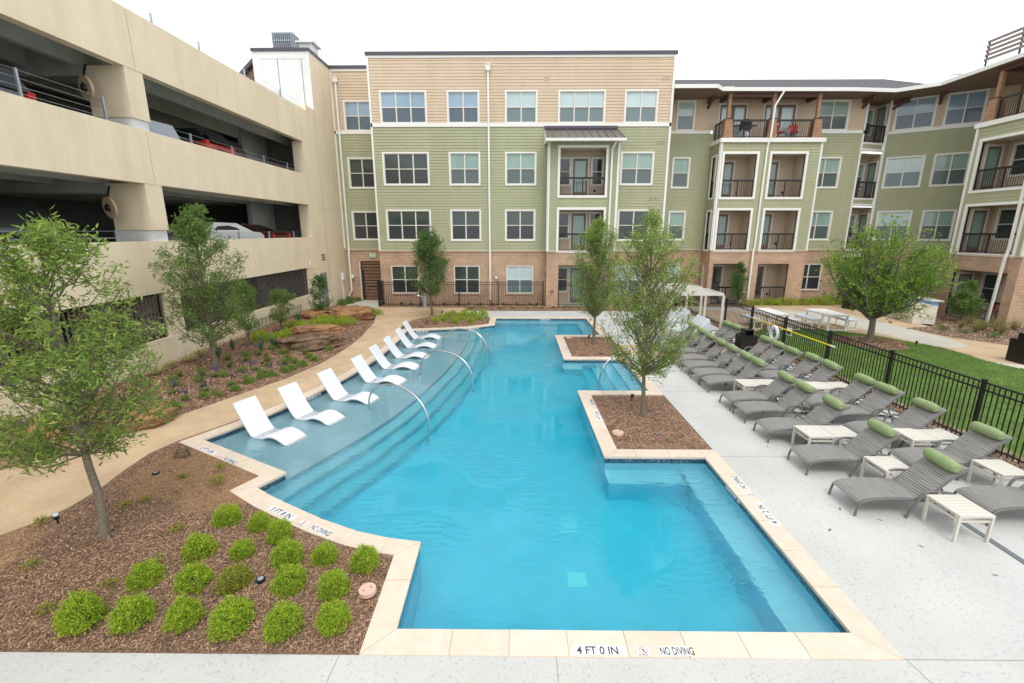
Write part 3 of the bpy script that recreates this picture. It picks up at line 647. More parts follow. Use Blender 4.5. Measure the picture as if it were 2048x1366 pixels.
# ------------------------------------------------------------------ apartment building
B = thing('apartment_building', (4, 28, 0), 'four-storey apartment building of green and cream siding over tan brick around the pool', 'apartment building')
Z1, Z4 = 3.17, 10.05
def window(W, u0, u1, z0, z1, n=2, style='dark', trim=.085, brick=False, parent=None):
    """outer trim rectangle; n sashes side by side, upper and lower pane"""
    parent = parent or B
    f = MB(); t_ = trim if not brick else .03
    o1 = .045 if not brick else .012
    for a, b_, c, d in ((u0,u1,z1-t_,z1),(u0,u1,z0,z0+t_),(u0,u0+t_,z0+t_,z1-t_),(u1-t_,u1,z0+t_,z1-t_)): f.wbox(W, a, b_, c, d, -.09, o1)
    a0, a1, c0, c1 = u0+t_, u1-t_, z0+t_, z1-t_; fr = .045
    for k in range(n+1):
        x = a0+(a1-a0)*k/n; w_ = fr if 0 < k < n else fr*.8
        xa = a0 if k == 0 else (a1-w_ if k == n else x-w_/2-.012); xb = xa+w_+(.024 if 0 < k < n else 0)
        f.wbox(W, xa, xb, c0, c1, -.08, .0, 1)
    cm = (c0+c1)/2
    for za, zb in ((c0, c0+fr*.8),(c1-fr*.8, c1),(cm-.022, cm+.022)): f.wbox(W, a0, a1, za, zb, -.079, -.004, 1)
    if brick: f.wbox(W, u0-.05, u1+.05, z0-.075, z0-.002, -.05, .04, 2)
    fo = f.build('window', [M['white'], M['frame'], M['soldier']], parent)
    up, lo = PANES[style]; g = MB()
    g.face([W.p(a0,cm,-.05), W.p(a1,cm,-.05), W.p(a1,c1,-.05), W.p(a0,c1,-.05)], 0)
    g.face([W.p(a0,c0,-.043), W.p(a1,c0,-.043), W.p(a1,cm,-.043), W.p(a0,cm,-.043)], 1)
    g.build('glass', [up, lo], fo)
    return (u0+.02, u1-.02, z0+.02, z1-.02)
def railing(W, u0, u1, zf, off, parent=None, name='balcony_railing', mid=True, ends=()):
    r_ = MB(); h = .98
    r_.wbox(W, u0, u1, zf+h-.10, zf+h, off-.03, off+.03)
    r_.wbox(W, u0, u1, zf+.06, zf+.095, off-.02, off+.02)
    n = max(2, int((u1-u0)/.105))
    for k in range(1, n):
        u = u0+(u1-u0)*k/n; r_.wbox(W, u-.008, u+.008, zf+.09, zf+h-.09, off-.008, off+.008)
    ps = [u0+.02, u1-.02]+([(u0+u1)/2+.03] if mid else [])
    for u in ps: r_.wbox(W, u-.025, u+.025, zf+.02, zf+h-.05, off-.025, off+.025)
    return r_.build(name, M['dmetal'], parent or B)
def door(W, u0, u1, z0, z1, off, style='mint', double=False, fc='doorframe'):
    d = MB(); d.wbox(W, u0-.09, u0, z0, z1+.09, off-.05, off+.03, 1); d.wbox(W, u1, u1+.09, z0, z1+.09, off-.05, off+.03, 1); d.wbox(W, u0, u1, z1, z1+.09, off-.05, off+.03, 1)
    n = 2 if double else 1
    for k in range(n):
        a = u0+(u1-u0)*k/n; b_ = u0+(u1-u0)*(k+1)/n; s_ = .11
        for x0, x1, c, e in ((a,a+s_,z0,z1),(b_-s_,b_,z0,z1),(a+s_,b_-s_,z0,z0+.25),(a+s_,b_-s_,z1-.13,z1)): d.wbox(W, x0+.003, x1-.003, c, e, off-.04, off)
        d.wbox(W, b_-.07, b_-.045, z0+.9, z0+1.05, off, off+.04, 2)
    do = d.build('door', [M['doorbrown'], M['frame'], M['steel']], B)
    g = MB(); g.face([W.p(u0+.1,z0+.24,off-.02), W.p(u1-.1,z0+.24,off-.02), W.p(u1-.1,z1-.12,off-.02), W.p(u0+.1,z1-.12,off-.02)])
    g.build('glass', PANES[style][0], do)
M['doorbrown'] = mat('brown_door', (.20, .155, .125), .5)
M['creamflat'] = mat('balcony_siding', (.56, .45, .34), .8, var=.05)
def balcony(W, u0, u1, z0, z1, depth, layout, zf=None, style='mint', dw=.9, col='creamflat', rail=True, trim=True, ops=None, base=False):
    """recess behind the opening u0..u1, z0..z1; layout lists ('door'|'win', a, b) in fractions of the width"""
    b_ = MB(); zf = z0 if zf is None else zf
    A = lambda u, z, o: W.p(u, z, o)
    e0, e1 = u0-.15, u1+.15
    W2 = Wall((W.o+W.d*0-W.n*depth)[:2], (W.d.x, W.d.y))
    ops2 = []
    for it in layout:
        a = u0+(u1-u0)*it[1]; c = u0+(u1-u0)*it[2]
        if it[0] == 'door': door(W2, a, c, zf+.02, zf+2.12, .055, it[3] if len(it) > 3 else style, double=(c-a) > 1.2)
        else: ops2.append(window(W2, a, c, zf+.62, zf+2.2, 1, it[3] if len(it) > 3 else 'dark', .07))
    siding(b_, W2, e0, e1, zf, z1+.1, ops2, 0, .158, .012)
    b_.face([A(e0,zf,-.12), A(e0,zf,-depth), A(e0,z1+.1,-depth), A(e0,z1+.1,-.12)][::-1], 0)
    b_.face([A(e1,zf,-.12), A(e1,zf,-depth), A(e1,z1+.1,-depth), A(e1,z1+.1,-.12)], 0)
    b_.face([A(e0,z1+.08,0), A(e1,z1+.08,0), A(e1,z1+.08,-depth), A(e0,z1+.08,-depth)], 1)
    b_.face([A(e0,zf,0), A(e0,zf,-depth), A(e1,zf,-depth), A(e1,zf,0)], 2)
    b_.wbox(W, e0, u0, zf, z1+.08, -.12, -.022, 1); b_.wbox(W, u1, e1, zf, z1+.08, -.12, -.022, 1)
    b_.wbox(W2, u1-.42, u1-.3, zf+.28, zf+.42, .015, .05, 3)
    b_.build('balcony', [M[col], M['frame'], M['concrete'], M['dmetal']], B)
    if trim:
        t_ = MB(); w_ = .13
        t_.wbox(W, u0-w_, u1+w_, z1, z1+w_, -.12, .05); t_.wbox(W, u0-w_, u1+w_, z0-w_, z0, -.12, .055)
        t_.wbox(W, u0-w_, u0, z0, z1, -.12, .05); t_.wbox(W, u1, u1+w_, z0, z1, -.12, .05)
        t_.build('balcony_trim', M['white'], B)
    if rail: railing(W, u0, u1, zf, -.06)
def band(W, u0, u1, z0, z1, off=.05, mt='white', name='trim'):
    t_ = MB(); t_.wbox(W, u0, u1, z0, z1, -.03, off); return t_.build(name, M[mt], B)
def brickwall(W, u0, u1, ops, z1=Z1, name='brick_wall'):
    b_ = MB(); plain(b_, W, u0, u1, -.3, z1-.22, ops); plain(b_, W, u0, u1, z1-.22, z1, [], 1, .012)
    b_.face([W.p(u0,z1-.22,0),W.p(u1,z1-.22,0),W.p(u1,z1-.22,.012),W.p(u0,z1-.22,.012)])
    for o in ops:
        b_.wbox(W, o[0]-.1, o[1]+.1, o[3], o[3]+.2, -.06, .008, 1)
        for u in (o[0], o[1]): b_.face([W.p(u,o[2],0),W.p(u,o[2],-.12),W.p(u,o[3],-.12),W.p(u,o[3],0)])
    b_.wbox(W, u0-.03, u1+.03, z1, z1+.055, -.05, .07, 2)
    return b_.build(name, [M['brick'], M['soldier'], M['stonecap']], B)
M['stonecap'] = mat('cast_stone_ledge', (.60, .46, .35), .7)
def corner(W, u, z0, z1, w_=.10, off=.05):
    t_ = MB(); t_.wbox(W, u-w_/2, u+w_/2, z0, z1, -.03, off); t_.build('corner_trim', M['white'], B)
def vents(W, us, z, mt='green'):
    for u in us: v_ = MB(); v_.wbox(W, u-.08, u+.08, z-.06, z+.06, .0, .04); v_.wbox(W, u-.095, u+.095, z+.061, z+.075, .0, .06); v_.build('vent_cover', M[mt], B)

# --- main block, Y 27.6
Wm = Wall((0, 27.6), (1, 0)); UL, UR = -8.22, 8.58
w4 = [window(Wm,-7.65,-5.03,10.17,11.9,3,'sky'), window(Wm,-3.91,-2.1,10.17,11.9,2,'sky'), window(Wm,-.69,1.12,10.17,11.9,2,'light'), window(Wm,2.26,4.88,10.17,11.9,3,'light'), window(Wm,5.92,7.77,10.17,11.9,2,'light')]
w3 = [window(Wm,-7.69,-5.02,6.9,8.72,3,'dark'), window(Wm,-3.9,-2.1,6.9,8.72,2,'mint'), window(Wm,-.69,1.1,6.9,8.72,2,'mint'), window(Wm,5.87,7.76,6.9,8.72,2,'mint')]
w2 = [window(Wm,-7.69,-5.04,3.78,5.58,3,'dark'), window(Wm,-3.91,-2.1,3.78,5.58,2,'dark'), window(Wm,-.71,1.08,3.78,5.58,2,'dark'), window(Wm,5.86,7.75,3.78,5.58,2,'dark')]
w1 = [window(Wm,-7.58,-5.93,.66,2.33,2,'dark',brick=True), window(Wm,-3.8,-2.24,.66,2.33,2,'dark',brick=True), window(Wm,-.63,.98,.66,2.33,2,'light',brick=True), window(Wm,5.9,7.5,.66,2.33,2,'light',brick=True)]
b_ = MB(); siding(b_, Wm, UL, UR, 10.22, 13.5, w4, 0, .158, .02); b_.build('cream_siding', M['cream'], B)
b_ = MB(); siding(b_, Wm, UL, UR, Z1+.055, 10.03, w3+w2+[(1.8,5.5,3.2,9.1)], 0, .158, .02); b_.build('green_siding', M['green'], B)
brickwall(Wm, UL, 1.8, w1[:3]); brickwall(Wm, 5.5, UR, w1[3:])
band(Wm, UL, UR, 10.03, 10.22); band(Wm, UL-.02, UR+.02, 13.5, 13.62)
band(Wm, UL-.07, UR+.07, 13.62, 13.80, .09, 'cap', 'parapet_cap')
corner(Wm, UL+.04, Z1+.06, 13.5, .1); corner(Wm, UR-.05, Z1+.06, 13.5, .12)
vents(Wm, (1.6, 8.0, 8.25), 12.45, 'cream')
vents(Wm, (7.95, 8.2), 9.2); vents(Wm, (7.75, 8.05), 6.18)
# sides, roof deck
b_ = MB()
for x in (UL, UR):
    Wq = Wall((x, 27.6), (0, 1)) if x > 0 else Wall((x, 29.7), (0, -1))
    plain(b_, Wq, 0, 2.1, -.3, Z1, [], 0); siding(b_, Wq, 0, 2.1, Z1, 10.1, [], 1); siding(b_, Wq, 0, 2.1, 10.1, 13.62, [], 2)
b_.box(UL+.02, UR-.02, 27.75, 37, 13.2, 13.3, 3); b_.box(UL+.05,UR-.05,36.9,37,0,13.5,2)
b_.build('side_wall', [M['brick'], M['green'], M['cream'], M['cap']], B)
# --- left recess, Y 29.5
Wl = Wall((0, 29.5), (1, 0)); l0, l1 = -11.02, -8.1
ws = [window(Wl,-10.36,-8.62,10.17,11.9,2,'sky'), window(Wl,-10.36,-8.62,6.9,8.72,2,'dark'), window(Wl,-10.36,-8.62,3.78,5.58,2,'dark')]
b_ = MB(); siding(b_, Wl, l0, l1, 10.22, 13.5, ws[:1]); b_.build('cream_siding', M['cream'], B)
b_ = MB(); siding(b_, Wl, l0, l1, Z1+.055, 10.03, ws[1:]); b_.build('green_siding', M['green'], B)
brickwall(Wl, l0, l1, [(-10.14, -8.1, -.3, 2.49)])
band(Wl, l0, l1, 10.03, 10.22); band(Wl, l0, l1, 13.45, 13.57); band(Wl, l0-.03, l1, 13.57, 13.75, .09, 'cap', 'parapet_cap'); corner(Wl, l0+.05, 3.3, 13.45, .09)
b_ = MB(); b_.box(-11,-8.3,29.6,37,13.2,13.3); b_.build('roof_deck', M['cap'], B)
# slatted gate in the recess
gt = thing('slatted_gate', (-9.3, 29.44, 0), 'brown timber slat gate with push bar beside the garage tower', 'gate')
g = MB(); g.wbox(Wl,-10.14,-10.07,0,2.49,-.2,.02); g.build('door_post', M['frame'], gt)
g = MB()
g.wbox(Wl,-10.05,-9.99,0,2.45,-.12,-.06); g.wbox(Wl,-8.2,-8.12,0,2.45,-.12,-.06); g.wbox(Wl,-9.95,-9.89,.02,1.95,-.06,-.02); g.build('gate_frame', M['bmetal'], gt)
g = MB()
for k in range(12):
    z = .04+k*.205; g.wbox(Wl,-10.0,-8.15,z,z+.155,-.11,-.065)
g.build('slats', M['gate'], gt)
g = MB(); g.wbox(Wl,-9.6,-8.75,.98,1.02,-.02,.02); g.wbox(Wl,-9.6,-9.56,.95,1.05,-.07,.02); g.wbox(Wl,-8.79,-8.75,.95,1.05,-.07,.02); g.build('push_bar', M['steel'], gt)
g = MB(); g.box(-10.3,-8.1,30.4,30.5,0,2.6); g.build('passage_wall', M['bmetal'], gt)
es = MB(); es.wbox(Wl,-9.42,-9.0,2.72,3.0,0,.05); es.wbox(Wl,-9.39,-9.03,2.75,2.97,.05,.055,1)
def text_mesh(s, size, name, mt, parent, matrix, sx=1.0, thick=.0):
    cu = bpy.data.curves.new('t', 'FONT'); cu.body = s; cu.size = size; cu.align_x = 'LEFT'; cu.extrude = thick; cu.offset = size*.018; cu.resolution_u = 3
    to = bpy.data.objects.new('t', cu); C.objects.link(to); dg = bpy.context.evaluated_depsgraph_get(); dg.update()
    me = bpy.data.meshes.new_from_object(to.evaluated_get(dg)); bpy.data.objects.remove(to)
    me.name = name; me.materials.clear(); me.materials.append(mt)
    me.transform(Matrix.Diagonal((sx, 1, 1, 1))); me.transform(matrix)
    o_ = ORG[parent.name]; me.transform(Matrix.Translation(-o_)); o = link(name, me, parent); return o
esign = es.build('exit_sign', [M['frame'], M['exit']], org=(-9.2,29.45,2.8), label='small green and white EXIT sign above the slatted gate', cat='exit sign')
text_mesh('EXIT', .2, 'lettering', M['white'], esign, Matrix.Translation((-9.38, 29.4425, 2.79)) @ Matrix.Rotation(R(90), 4, 'X'), .75)
b_ = MB(); b_.wbox(Wl,-10.62,-10.54,1.5,1.58,0,.04); b_.lathe([(0,1.35),(.07,1.37),(.09,1.45),(.09,1.55),(.06,1.62),(0,1.64)], -10.58, 29.38, 14)
b_.build('wall_lamp', M['plastic'], org=(-10.58,29.4,1.5), label='round white wall lamp on brick left of the slatted gate', cat='lamp')

# --- balcony bay of the main block, Y 26.8
Wb = Wall((0, 26.8), (1, 0)); c0, c1 = 1.72, 5.62
o3, o2, o1_ = (2.38,4.9,6.30,8.80), (2.38,4.9,3.25,5.52), (2.42,4.9,.12,2.42)
b_ = MB(); siding(b_, Wb, c0, c1, Z1+.055, 9.25, [o3, o2]); b_.build('green_siding', M['green'], B)
brickwall(Wb, c0, c1, [(o1_[0], o1_[1], -.3, o1_[3])])
for x, dd in ((c0, -1), (c1, 1)):
    Wq = Wall((c0, 27.6), (0, -1)) if dd < 0 else Wall((c1, 26.8), (0, 1))
    b_ = MB(); plain(b_, Wq, 0, .8, -.3, Z1, [], 0); siding(b_, Wq, 0, .8, Z1, 9.25, [], 1); b_.build('side_wall', [M['brick'], M['green']], B)
    corner(Wq, .75 if dd < 0 else .05, Z1+.06, 9.2, .09); 
corner(Wb, c0+.05, Z1+.06, 9.2, .09); corner(Wb, c1-.05, Z1+.06, 9.2, .09)
lay = [('win',-.04,.30,'dark'), ('door',.34,.68,'mint'), ('win',.76,1.05,'dark')]
balcony(Wb, *o3, 1.3, lay); balcony(Wb, *o2, 1.3, lay); balcony(Wb, o1_[0], o1_[1], .05, o1_[3], 1.3, lay, trim=False, rail=False)
# standing seam awning
aw = MB(); ax0, ax1, ay0, ay1, az0, az1 = 1.55, 5.78, 26.15, 27.6, 9.16, 9.92
aw.hexa([(ax0,ay0,az0-.03),(ax1,ay0,az0-.03),(ax1-.2,ay1,az1-.03),(ax0,ay1,az1-.03),(ax0,ay0,az0),(ax1,ay0,az0),(ax1-.2,ay1,az1),(ax0,ay1,az1)])
for k in range(11):
    f_ = k/10; aw.bar((ax0+.02+(ax1-ax0-.04)*f_, ay0, az0+.02), (ax0+.02+(ax1-ax0-.24)*f_, ay1, az1+.02), .03, .04, 0)
aw.box(ax0-.03, ax1-.2, ay1-.14, ay1+.02, az1-.02, az1+.13, 1)
awo = aw.build('awning_roof', [M['metalroof'], M['cap']], B)
aw = MB(); aw.box(ax0-.03, ax1+.03, ay0-.1, ay0, az0-.13, az0+.005); aw.box(ax0-.03,ax0,ay0,ay1,az0-.1,az0-.03); aw.hexa([(ax0-.02,ay0,az0-.16),(ax0+.02,ay0,az0-.16),(ax0+.02,ay1,az0-.1),(ax0-.02,ay1,az0-.1),(ax0-.02,ay0,az0-.03),(ax0+.02,ay0,az0-.03),(ax0+.02,ay1,az1-.03),(ax0-.02,ay1,az1-.03)])
aw.box(ax0,ax1-.03,ay0,ay1,az0-.06,az0-.035); aw.build('awning_gutter', M['white'], B)
# --- downspouts
def spout(pts, w_=.10, hopper=None, name='downspout'):
    d = MB()
    for a, b2 in zip(pts[:-1], pts[1:]): d.bar(a, b2, w_, w_*.8)
    if hopper: x, y, z = hopper; d.box(x-.13, x+.13, y-.1, y+.12, z-.26, z); d.box(x-.15, x+.15, y-.12, y+.12, z, z+.04)
    for z in np.arange(1.5, pts[0][2], 2.4): pass
    return d.build(name, M['white'], B)
spout([(-1.6,27.5,12.9),(-1.6,27.5,.3)], hopper=(-1.6,27.5,13.1)); spout([(-10.68,29.4,12.9),(-10.68,29.4,3.3),(-10.68,29.33,3.0),(-10.68,29.33,.6),(-10.85,29.33,.4),(-10.85,29.3,.1)], hopper=(-10.68,29.4,13.1))
spout([(5.35,26.2,9.1),(5.2,26.66,8.7),(5.2,26.7,.2)], .09)
# --- right part, Y 29.6
Wr = Wall((0, 29.6), (1, 0))
q4, q3, q2, q1 = (10.17,11.87), (6.9,8.72), (3.78,5.58), (.66,2.33)
ops4 = [window(Wr,9.48,10.58,*q4,1,'light'), window(Wr,17.75,19.68,*q4,2,'mint')]
ops3 = [window(Wr,9.45,10.54,*q3,1,'mint'), window(Wr,17.75,19.65,*q3,2,'mint')]
ops2 = [window(Wr,9.46,10.53,*q2,1,'mint'), window(Wr,17.75,19.62,*q2,2,'mint')]
ops1 = [window(Wr,9.55,10.45,*q1,1,'light',brick=True), window(Wr,17.85,19.5,*q1,2,'dark',brick=True)]
XA = 20.75
balc4 = [(11.95, 14.5, 9.55, 12.2), (14.7, 17.2, 9.55, 12.2)]
b_ = MB(); siding(b_, Wr, 8.5, XA, 10.2, 12.35, ops4+[(11.95,13.7,9.5,11.72),(14.6,16.6,9.5,11.72)]); siding(b_, Wr, 11.7, 17.6, 9.5, 10.2, [(11.95,13.7,9.5,11.72),(14.6,16.6,9.5,11.72)]); b_.build('cream_siding', M['cream'], B)
b_ = MB(); siding(b_, Wr, 8.5, 11.86, Z1+.055, 10.03, [o for o in ops3+ops2 if o[0] < 12]); b_.build('green_siding', M['green'], B); b_ = MB(); siding(b_, Wr, 17.5, XA, Z1+.055, 10.03, [o for o in ops3+ops2 if o[0] > 12]); b_.build('green_siding', M['green'], B)
brickwall(Wr, 8.5, 11.86, ops1[:1]); brickwall(Wr, 17.5, XA, ops1[1:])
band(Wr, 8.5, 11.6, 10.03, 10.2); band(Wr, 17.6, XA, 10.03, 10.2)
corner(Wr, XA-.05, Z1+.06, 12.3, .1)
door(Wr, 12.05, 13.6, 9.57, 11.62, -.01, 'light', True); door(Wr, 14.7, 16.5, 9.57, 11.62, -.01, 'light', True)
# centre bay
Wc = Wall((0, 28.2), (1, 0)); d0, d1 = 11.72, 17.52
cb3 = [(11.92+.06,13.85,6.30,8.68),(14.7,16.65,6.30,8.68)]; cb2 = [(11.98,13.85,3.25,5.55),(14.7,16.65,3.25,5.55)]; cb1 = [(11.98,13.8,.12,2.42),(14.7,16.55,.12,2.42)]
b_ = MB(); siding(b_, Wc, d0, d1, Z1+.055, 9.30, cb3+cb2); b_.build('green_siding', M['green'], B)
brickwall(Wc, d0, d1, [(a, b2, -.3, d) for a, b2, c, d in cb1])
ly1 = [('door',-.06,.62,'mint')]; ly2 = [('door',.12,.58,'mint')]
balcony(Wc, *cb3[0], 1.35, ly1); balcony(Wc, *cb3[1], 1.35, ly2); balcony(Wc, *cb2[0], 1.35, ly1); balcony(Wc, *cb2[1], 1.35, ly2)
balcony(Wc, cb1[0][0], cb1[0][1], .05, 2.42, 1.35, [('door',-.06,.62,'dark')], trim=False); balcony(Wc, cb1[1][0], cb1[1][1], .05, 2.42, 1.35, [('door',.12,.58,'dark')], trim=False)
corner(Wc, d0+.05, Z1+.06, 9.3, .10); corner(Wc, d1-.05, Z1+.06, 9.3, .10)
Ws = Wall((d0, 29.6), (0, -1)); so_ = [(.45,1.0,6.3,8.6),(.45,1.0,3.25,5.5),(.45,1.0,.5,2.4)]
b_ = MB(); siding(b_, Ws, 0, 1.4, Z1, 9.3, so_[:2]); plain(b_, Ws, 0, 1.4, -.3, Z1, so_[2:], 1)
for o in so_:
    for u, s_ in ((o[0], 1), (o[1], -1)): b_.face([Ws.p(u,o[2],0),Ws.p(u,o[2],-.14),Ws.p(u,o[3],-.14),Ws.p(u,o[3],0)], 2)
b_.build('side_wall', [M['green'], M['brick'], M['frame']], B)
for o in so_[:2]:
    t_ = MB(); w_ = .1
    t_.wbox(Ws,o[0]-w_,o[1]+w_,o[3],o[3]+w_,-.1,.05); t_.wbox(Ws,o[0]-w_,o[1]+w_,o[2]-w_,o[2],-.1,.05); t_.wbox(Ws,o[0]-w_,o[0],o[2],o[3],-.1,.05); t_.wbox(Ws,o[1],o[1]+w_,o[2],o[3],-.1,.05)
    t_.build('balcony_trim', M['white'], B); railing(Ws, o[0], o[1], o[2], -.06, mid=False)
corner(Ws, 1.35, Z1+.06, 9.3, .09)
b_ = MB(); siding(b_, Wall((d1, 28.2), (0, 1)), 0, 1.5, Z1, 9.3, []); plain(b_, Wall((d1, 28.2), (0, 1)), 0, 1.5, -.3, Z1, [], 1); b_.build('side_wall', [M['green'], M['brick']], B)
# bay roof terrace: white cap, posts, pedestals, rail
b_ = MB(); b_.box(d0-.1, d1+.1, 28.08, 29.62, 9.30, 9.52); b_.build('terrace_cap', M['white'], B)
b_ = MB(); b_.box(d0, d1, 28.15, 29.6, 9.52, 9.545); b_.build('terrace_floor', M['concrete'], B)
def post(x, y, zt=12.0, s_=.17, big=.52):
    p = MB(); z0 = 9.52
    p.hexa([(x-big/2,y-big/2,z0),(x+big/2,y-big/2,z0),(x+big/2,y+big/2,z0),(x-big/2,y+big/2,z0)]+[(x+a*big*.38,y+b2*big*.38,z0+1.02) for a, b2 in ((-1,-1),(1,-1),(1,1),(-1,1))])
    p.box(x-big*.41,x+big*.41,y-big*.41,y+big*.41,z0+1.02,z0+1.06,1)
    p.box(x-s_/2,x+s_/2,y-s_/2,y+s_/2,z0+1.06,min(zt,11.93))
    p.build('timber_post', [M['timber'], M['dmetal']], B)
for x in (12.05, 14.55, 17.1): post(x, 28.42)
Wt = Wall((0, 28.30), (1, 0))
railing(Wt, 12.3, 14.3, 9.55, 0); railing(Wt, 14.8, 16.85, 9.55, 0)
railing(Wall((11.85, 29.55), (0, -1)), 0, .95, 9.55, 0, mid=False)
# timber beam and brackets below the eave
b_ = MB(); b_.box(11.9,17.3,28.34,28.5,11.72,11.94); b_.box(14.47,14.63,28.5,29.6,11.7,11.92); b_.box(17.02,17.18,28.5,29.6,11.7,11.92); b_.box(11.97,12.13,28.5,29.6,11.7,11.92)
b_.build('eave_beam', M['timber_dk'], B)
def bracket(x, y, dx, dy, l=.75):
    p = MB(); n_ = Vector((dx, dy, 0)).normalized()
    a = Vector((x, y, 11.78)); p.bar(a, a+n_*l, .15, .22); p.bar(a+Vector((0,0,-.35)), a+n_*(l*.6)+Vector((0,0,-.08)), .12, .12); p.build('bracket', M['timber_dk'], B)
bracket(11.3, 29.6, 0, -1); bracket(20.4, 29.6, 0, -1, .9); bracket(9.0, 29.6, 0, -1, .6)
spout([(14.85,28.0,11.95),(14.45,28.03,11.2),(14.42,28.05,9.6),(14.35,28.12,9.1),(14.3,28.12,3.4),(14.22,28.05,3.0),(14.22,28.05,.1)], .09)
# recessed corner balconies between the right part and the wing
WX, WY = 22.35, 30.05; wd = Vector((.818, -.575)).normalized()
Wg = Wall((WX, WY), wd)
Wk = Wall((XA, 29.6), Vector((WX-XA, WY-29.6)))
kl = math.hypot(WX-XA, WY-29.6)
for zf in (.05, 3.25, 6.35, 9.55):
    zt = {.05: 2.8, 3.25: 5.75, 6.35: 8.9, 9.55: 12.2}[zf]; b_ = MB()
    b_.hexa([(XA,29.6,zf-.12),(WX,WY,zf-.12),(WX+1,32.2,zf-.12),(XA,32.2,zf-.12),(XA,29.6,zf),(WX,WY,zf),(WX+1,32.2,zf),(XA,32.2,zf)], 1)
    Wv = Wall((XA, 31.05), (1, 0)); siding(b_, Wv, 0, 1.62, zf, zt+.05, [(.62,1.42,zf+.6,zf+2.2)], 0, .158, .012)
    b_.face([(XA,29.6,zf),(XA,31.7,zf),(XA,31.7,zt),(XA,29.6,zt)], 0)
    Wd_ = Wall((WX, 31.1), (0, -1)); siding(b_, Wd_, 0, 1.05, zf, zt+.05, [], 0, .158, .012)
    b_.build('balcony', [M['creamflat'], M['frame']], B)
    window(Wv, .6, 1.44, zf+.6, zf+2.2, 1, 'mint'); door(Wd_, .17, .85, zf+.02, zf+2.15, .05, 'mint')
    if zf > 1:
        band(Wk, .05, kl-.05, zf-.1, zf, .03); band(Wk, .05, kl-.05, zf-.34, zf-.1, .015, 'green', 'fascia'); band(Wk, .05, kl-.05, zf-.5, zf-.34, .04)
    railing(Wk, .08, kl-.08, zf, .0)
for zf in (2.75, 5.8, 8.95): b_ = MB(); b_.hexa([(XA,29.65,zf-.02),(WX,WY+.05,zf-.02),(WX+1,32.2,zf-.02),(XA,32.2,zf-.02),(XA,29.65,zf),(WX,WY+.05,zf),(WX+1,32.2,zf),(XA,32.2,zf)]); b_.build('balcony_ceiling', M['soffit'] if zf > 9 else M['frame'], B)
# --- angled wing
def wrect(a, b2):      # window rectangle on the wing from its photographed corners
    u0, z1 = Wg.u(*a); u1, z0 = Wg.u(*b2); return u0, u1
lw = 5.4
g4 = [window(Wg, Wg.u(1790,230)[0], Wg.u(1872,225)[0], 10.17, 11.95, 2, 'sky'), window(Wg, Wg.u(1890,222)[0], Wg.u(1973,212)[0], 10.17, 11.95, 2, 'sky')]
g3 = [window(Wg, Wg.u(1768,345)[0], Wg.u(1846,342)[0], 6.9, 8.72, 2, 'light'), window(Wg, Wg.u(1863,342)[0], Wg.u(1938,338)[0], 6.9, 8.72, 2, 'mint')]
g2 = [window(Wg, Wg.u(1750,450)[0], Wg.u(1820,450)[0], 3.78, 5.58, 2, 'light'), window(Wg, Wg.u(1840,450)[0], Wg.u(1908,450)[0], 3.78, 5.58, 2, 'mint')]
g1 = [window(Wg, Wg.u(1731,560)[0], Wg.u(1795,560)[0], .66, 2.33, 2, 'light', brick=True), window(Wg, Wg.u(1817,560)[0], Wg.u(1877,560)[0], .66, 2.33, 2, 'light', brick=True)]
b_ = MB(); siding(b_, Wg, 0, lw, 10.2, 12.4, g4); b_.build('cream_siding', M['cream'], B)
b_ = MB(); siding(b_, Wg, 0, lw, Z1+.055, 10.03, g3+g2); b_.build('green_siding', M['green'], B)
brickwall(Wg, 0, lw, g1); band(Wg, 0, lw, 10.03, 10.2); corner(Wg, .06, Z1+.06, 12.3, .11)
vents(Wg, (.9, 1.5, 2.0, 2.8, 3.3), 9.5); vents(Wg, (1.2, 1.8, 2.3, 3.1), 6.35)
bracket(WX+.12, WY-.05, -wd.y*-1*-1, -1, .8); p_ = Wg.p(2.25, 0); bracket(p_[0], p_[1], Wg.n.x, Wg.n.y, .8)
# --- right bay facing the pool, X 22.9
BX = 22.9; Wq = Wall((BX, 24.72), (0, -1)); bl = 3.55
r3, r2, r1 = (.42, 3.1, 6.32, 8.62), (.42, 3.1, 3.27, 5.55), (.42, 3.1, .12, 2.42)
b_ = MB(); siding(b_, Wq, 0, bl, Z1+.055, 9.3, [r3, r2]); b_.build('green_siding', M['green'], B)
brickwall(Wq, 0, bl, [(r1[0], r1[1], -.3, r1[3])])
lyr = [('win', .03, .40, 'dark'), ('win', .6, .9, 'dark')]
balcony(Wq, *r3, 1.5, lyr); balcony(Wq, *r2, 1.5, lyr); balcony(Wq, r1[0], r1[1], .05, r1[3], 1.5, lyr, trim=False)
for zf in (.05, 3.27, 6.32): door(Wall((BX, 24.72-.42+.15), (1, 0)), .42, 1.12, zf+.02, zf+2.1, .05, 'mint')
corner(Wq, .05, Z1+.06, 9.3, .11); corner(Wq, bl-.05, Z1+.06, 9.3, .11)
Wz = Wall((BX, 24.72-bl), (1, 0)); b_ = MB(); siding(b_, Wz, 0, 7, Z1, 9.3, [(.9,3.0,6.3,8.6),(.9,3.0,3.25,5.5)]); plain(b_, Wz, 0, 7, -.3, Z1, [(.9,3,-.3,2.4)], 1)
b_.build('side_wall', [M['green'], M['brick']], B); corner(Wz, .05, Z1+.06, 9.3, .11)
balcony(Wz, .9, 3.0, 3.25, 5.5, 1.3, [('door', .2, .7, 'dark')]); balcony(Wz, .9, 3.0, 6.3, 8.6, 1.3, [('door', .2, .7, 'dark')]); balcony(Wz, .9, 3.0, .05, 2.4, 1.3, [('door', .2, .7, 'dark')], trim=False)
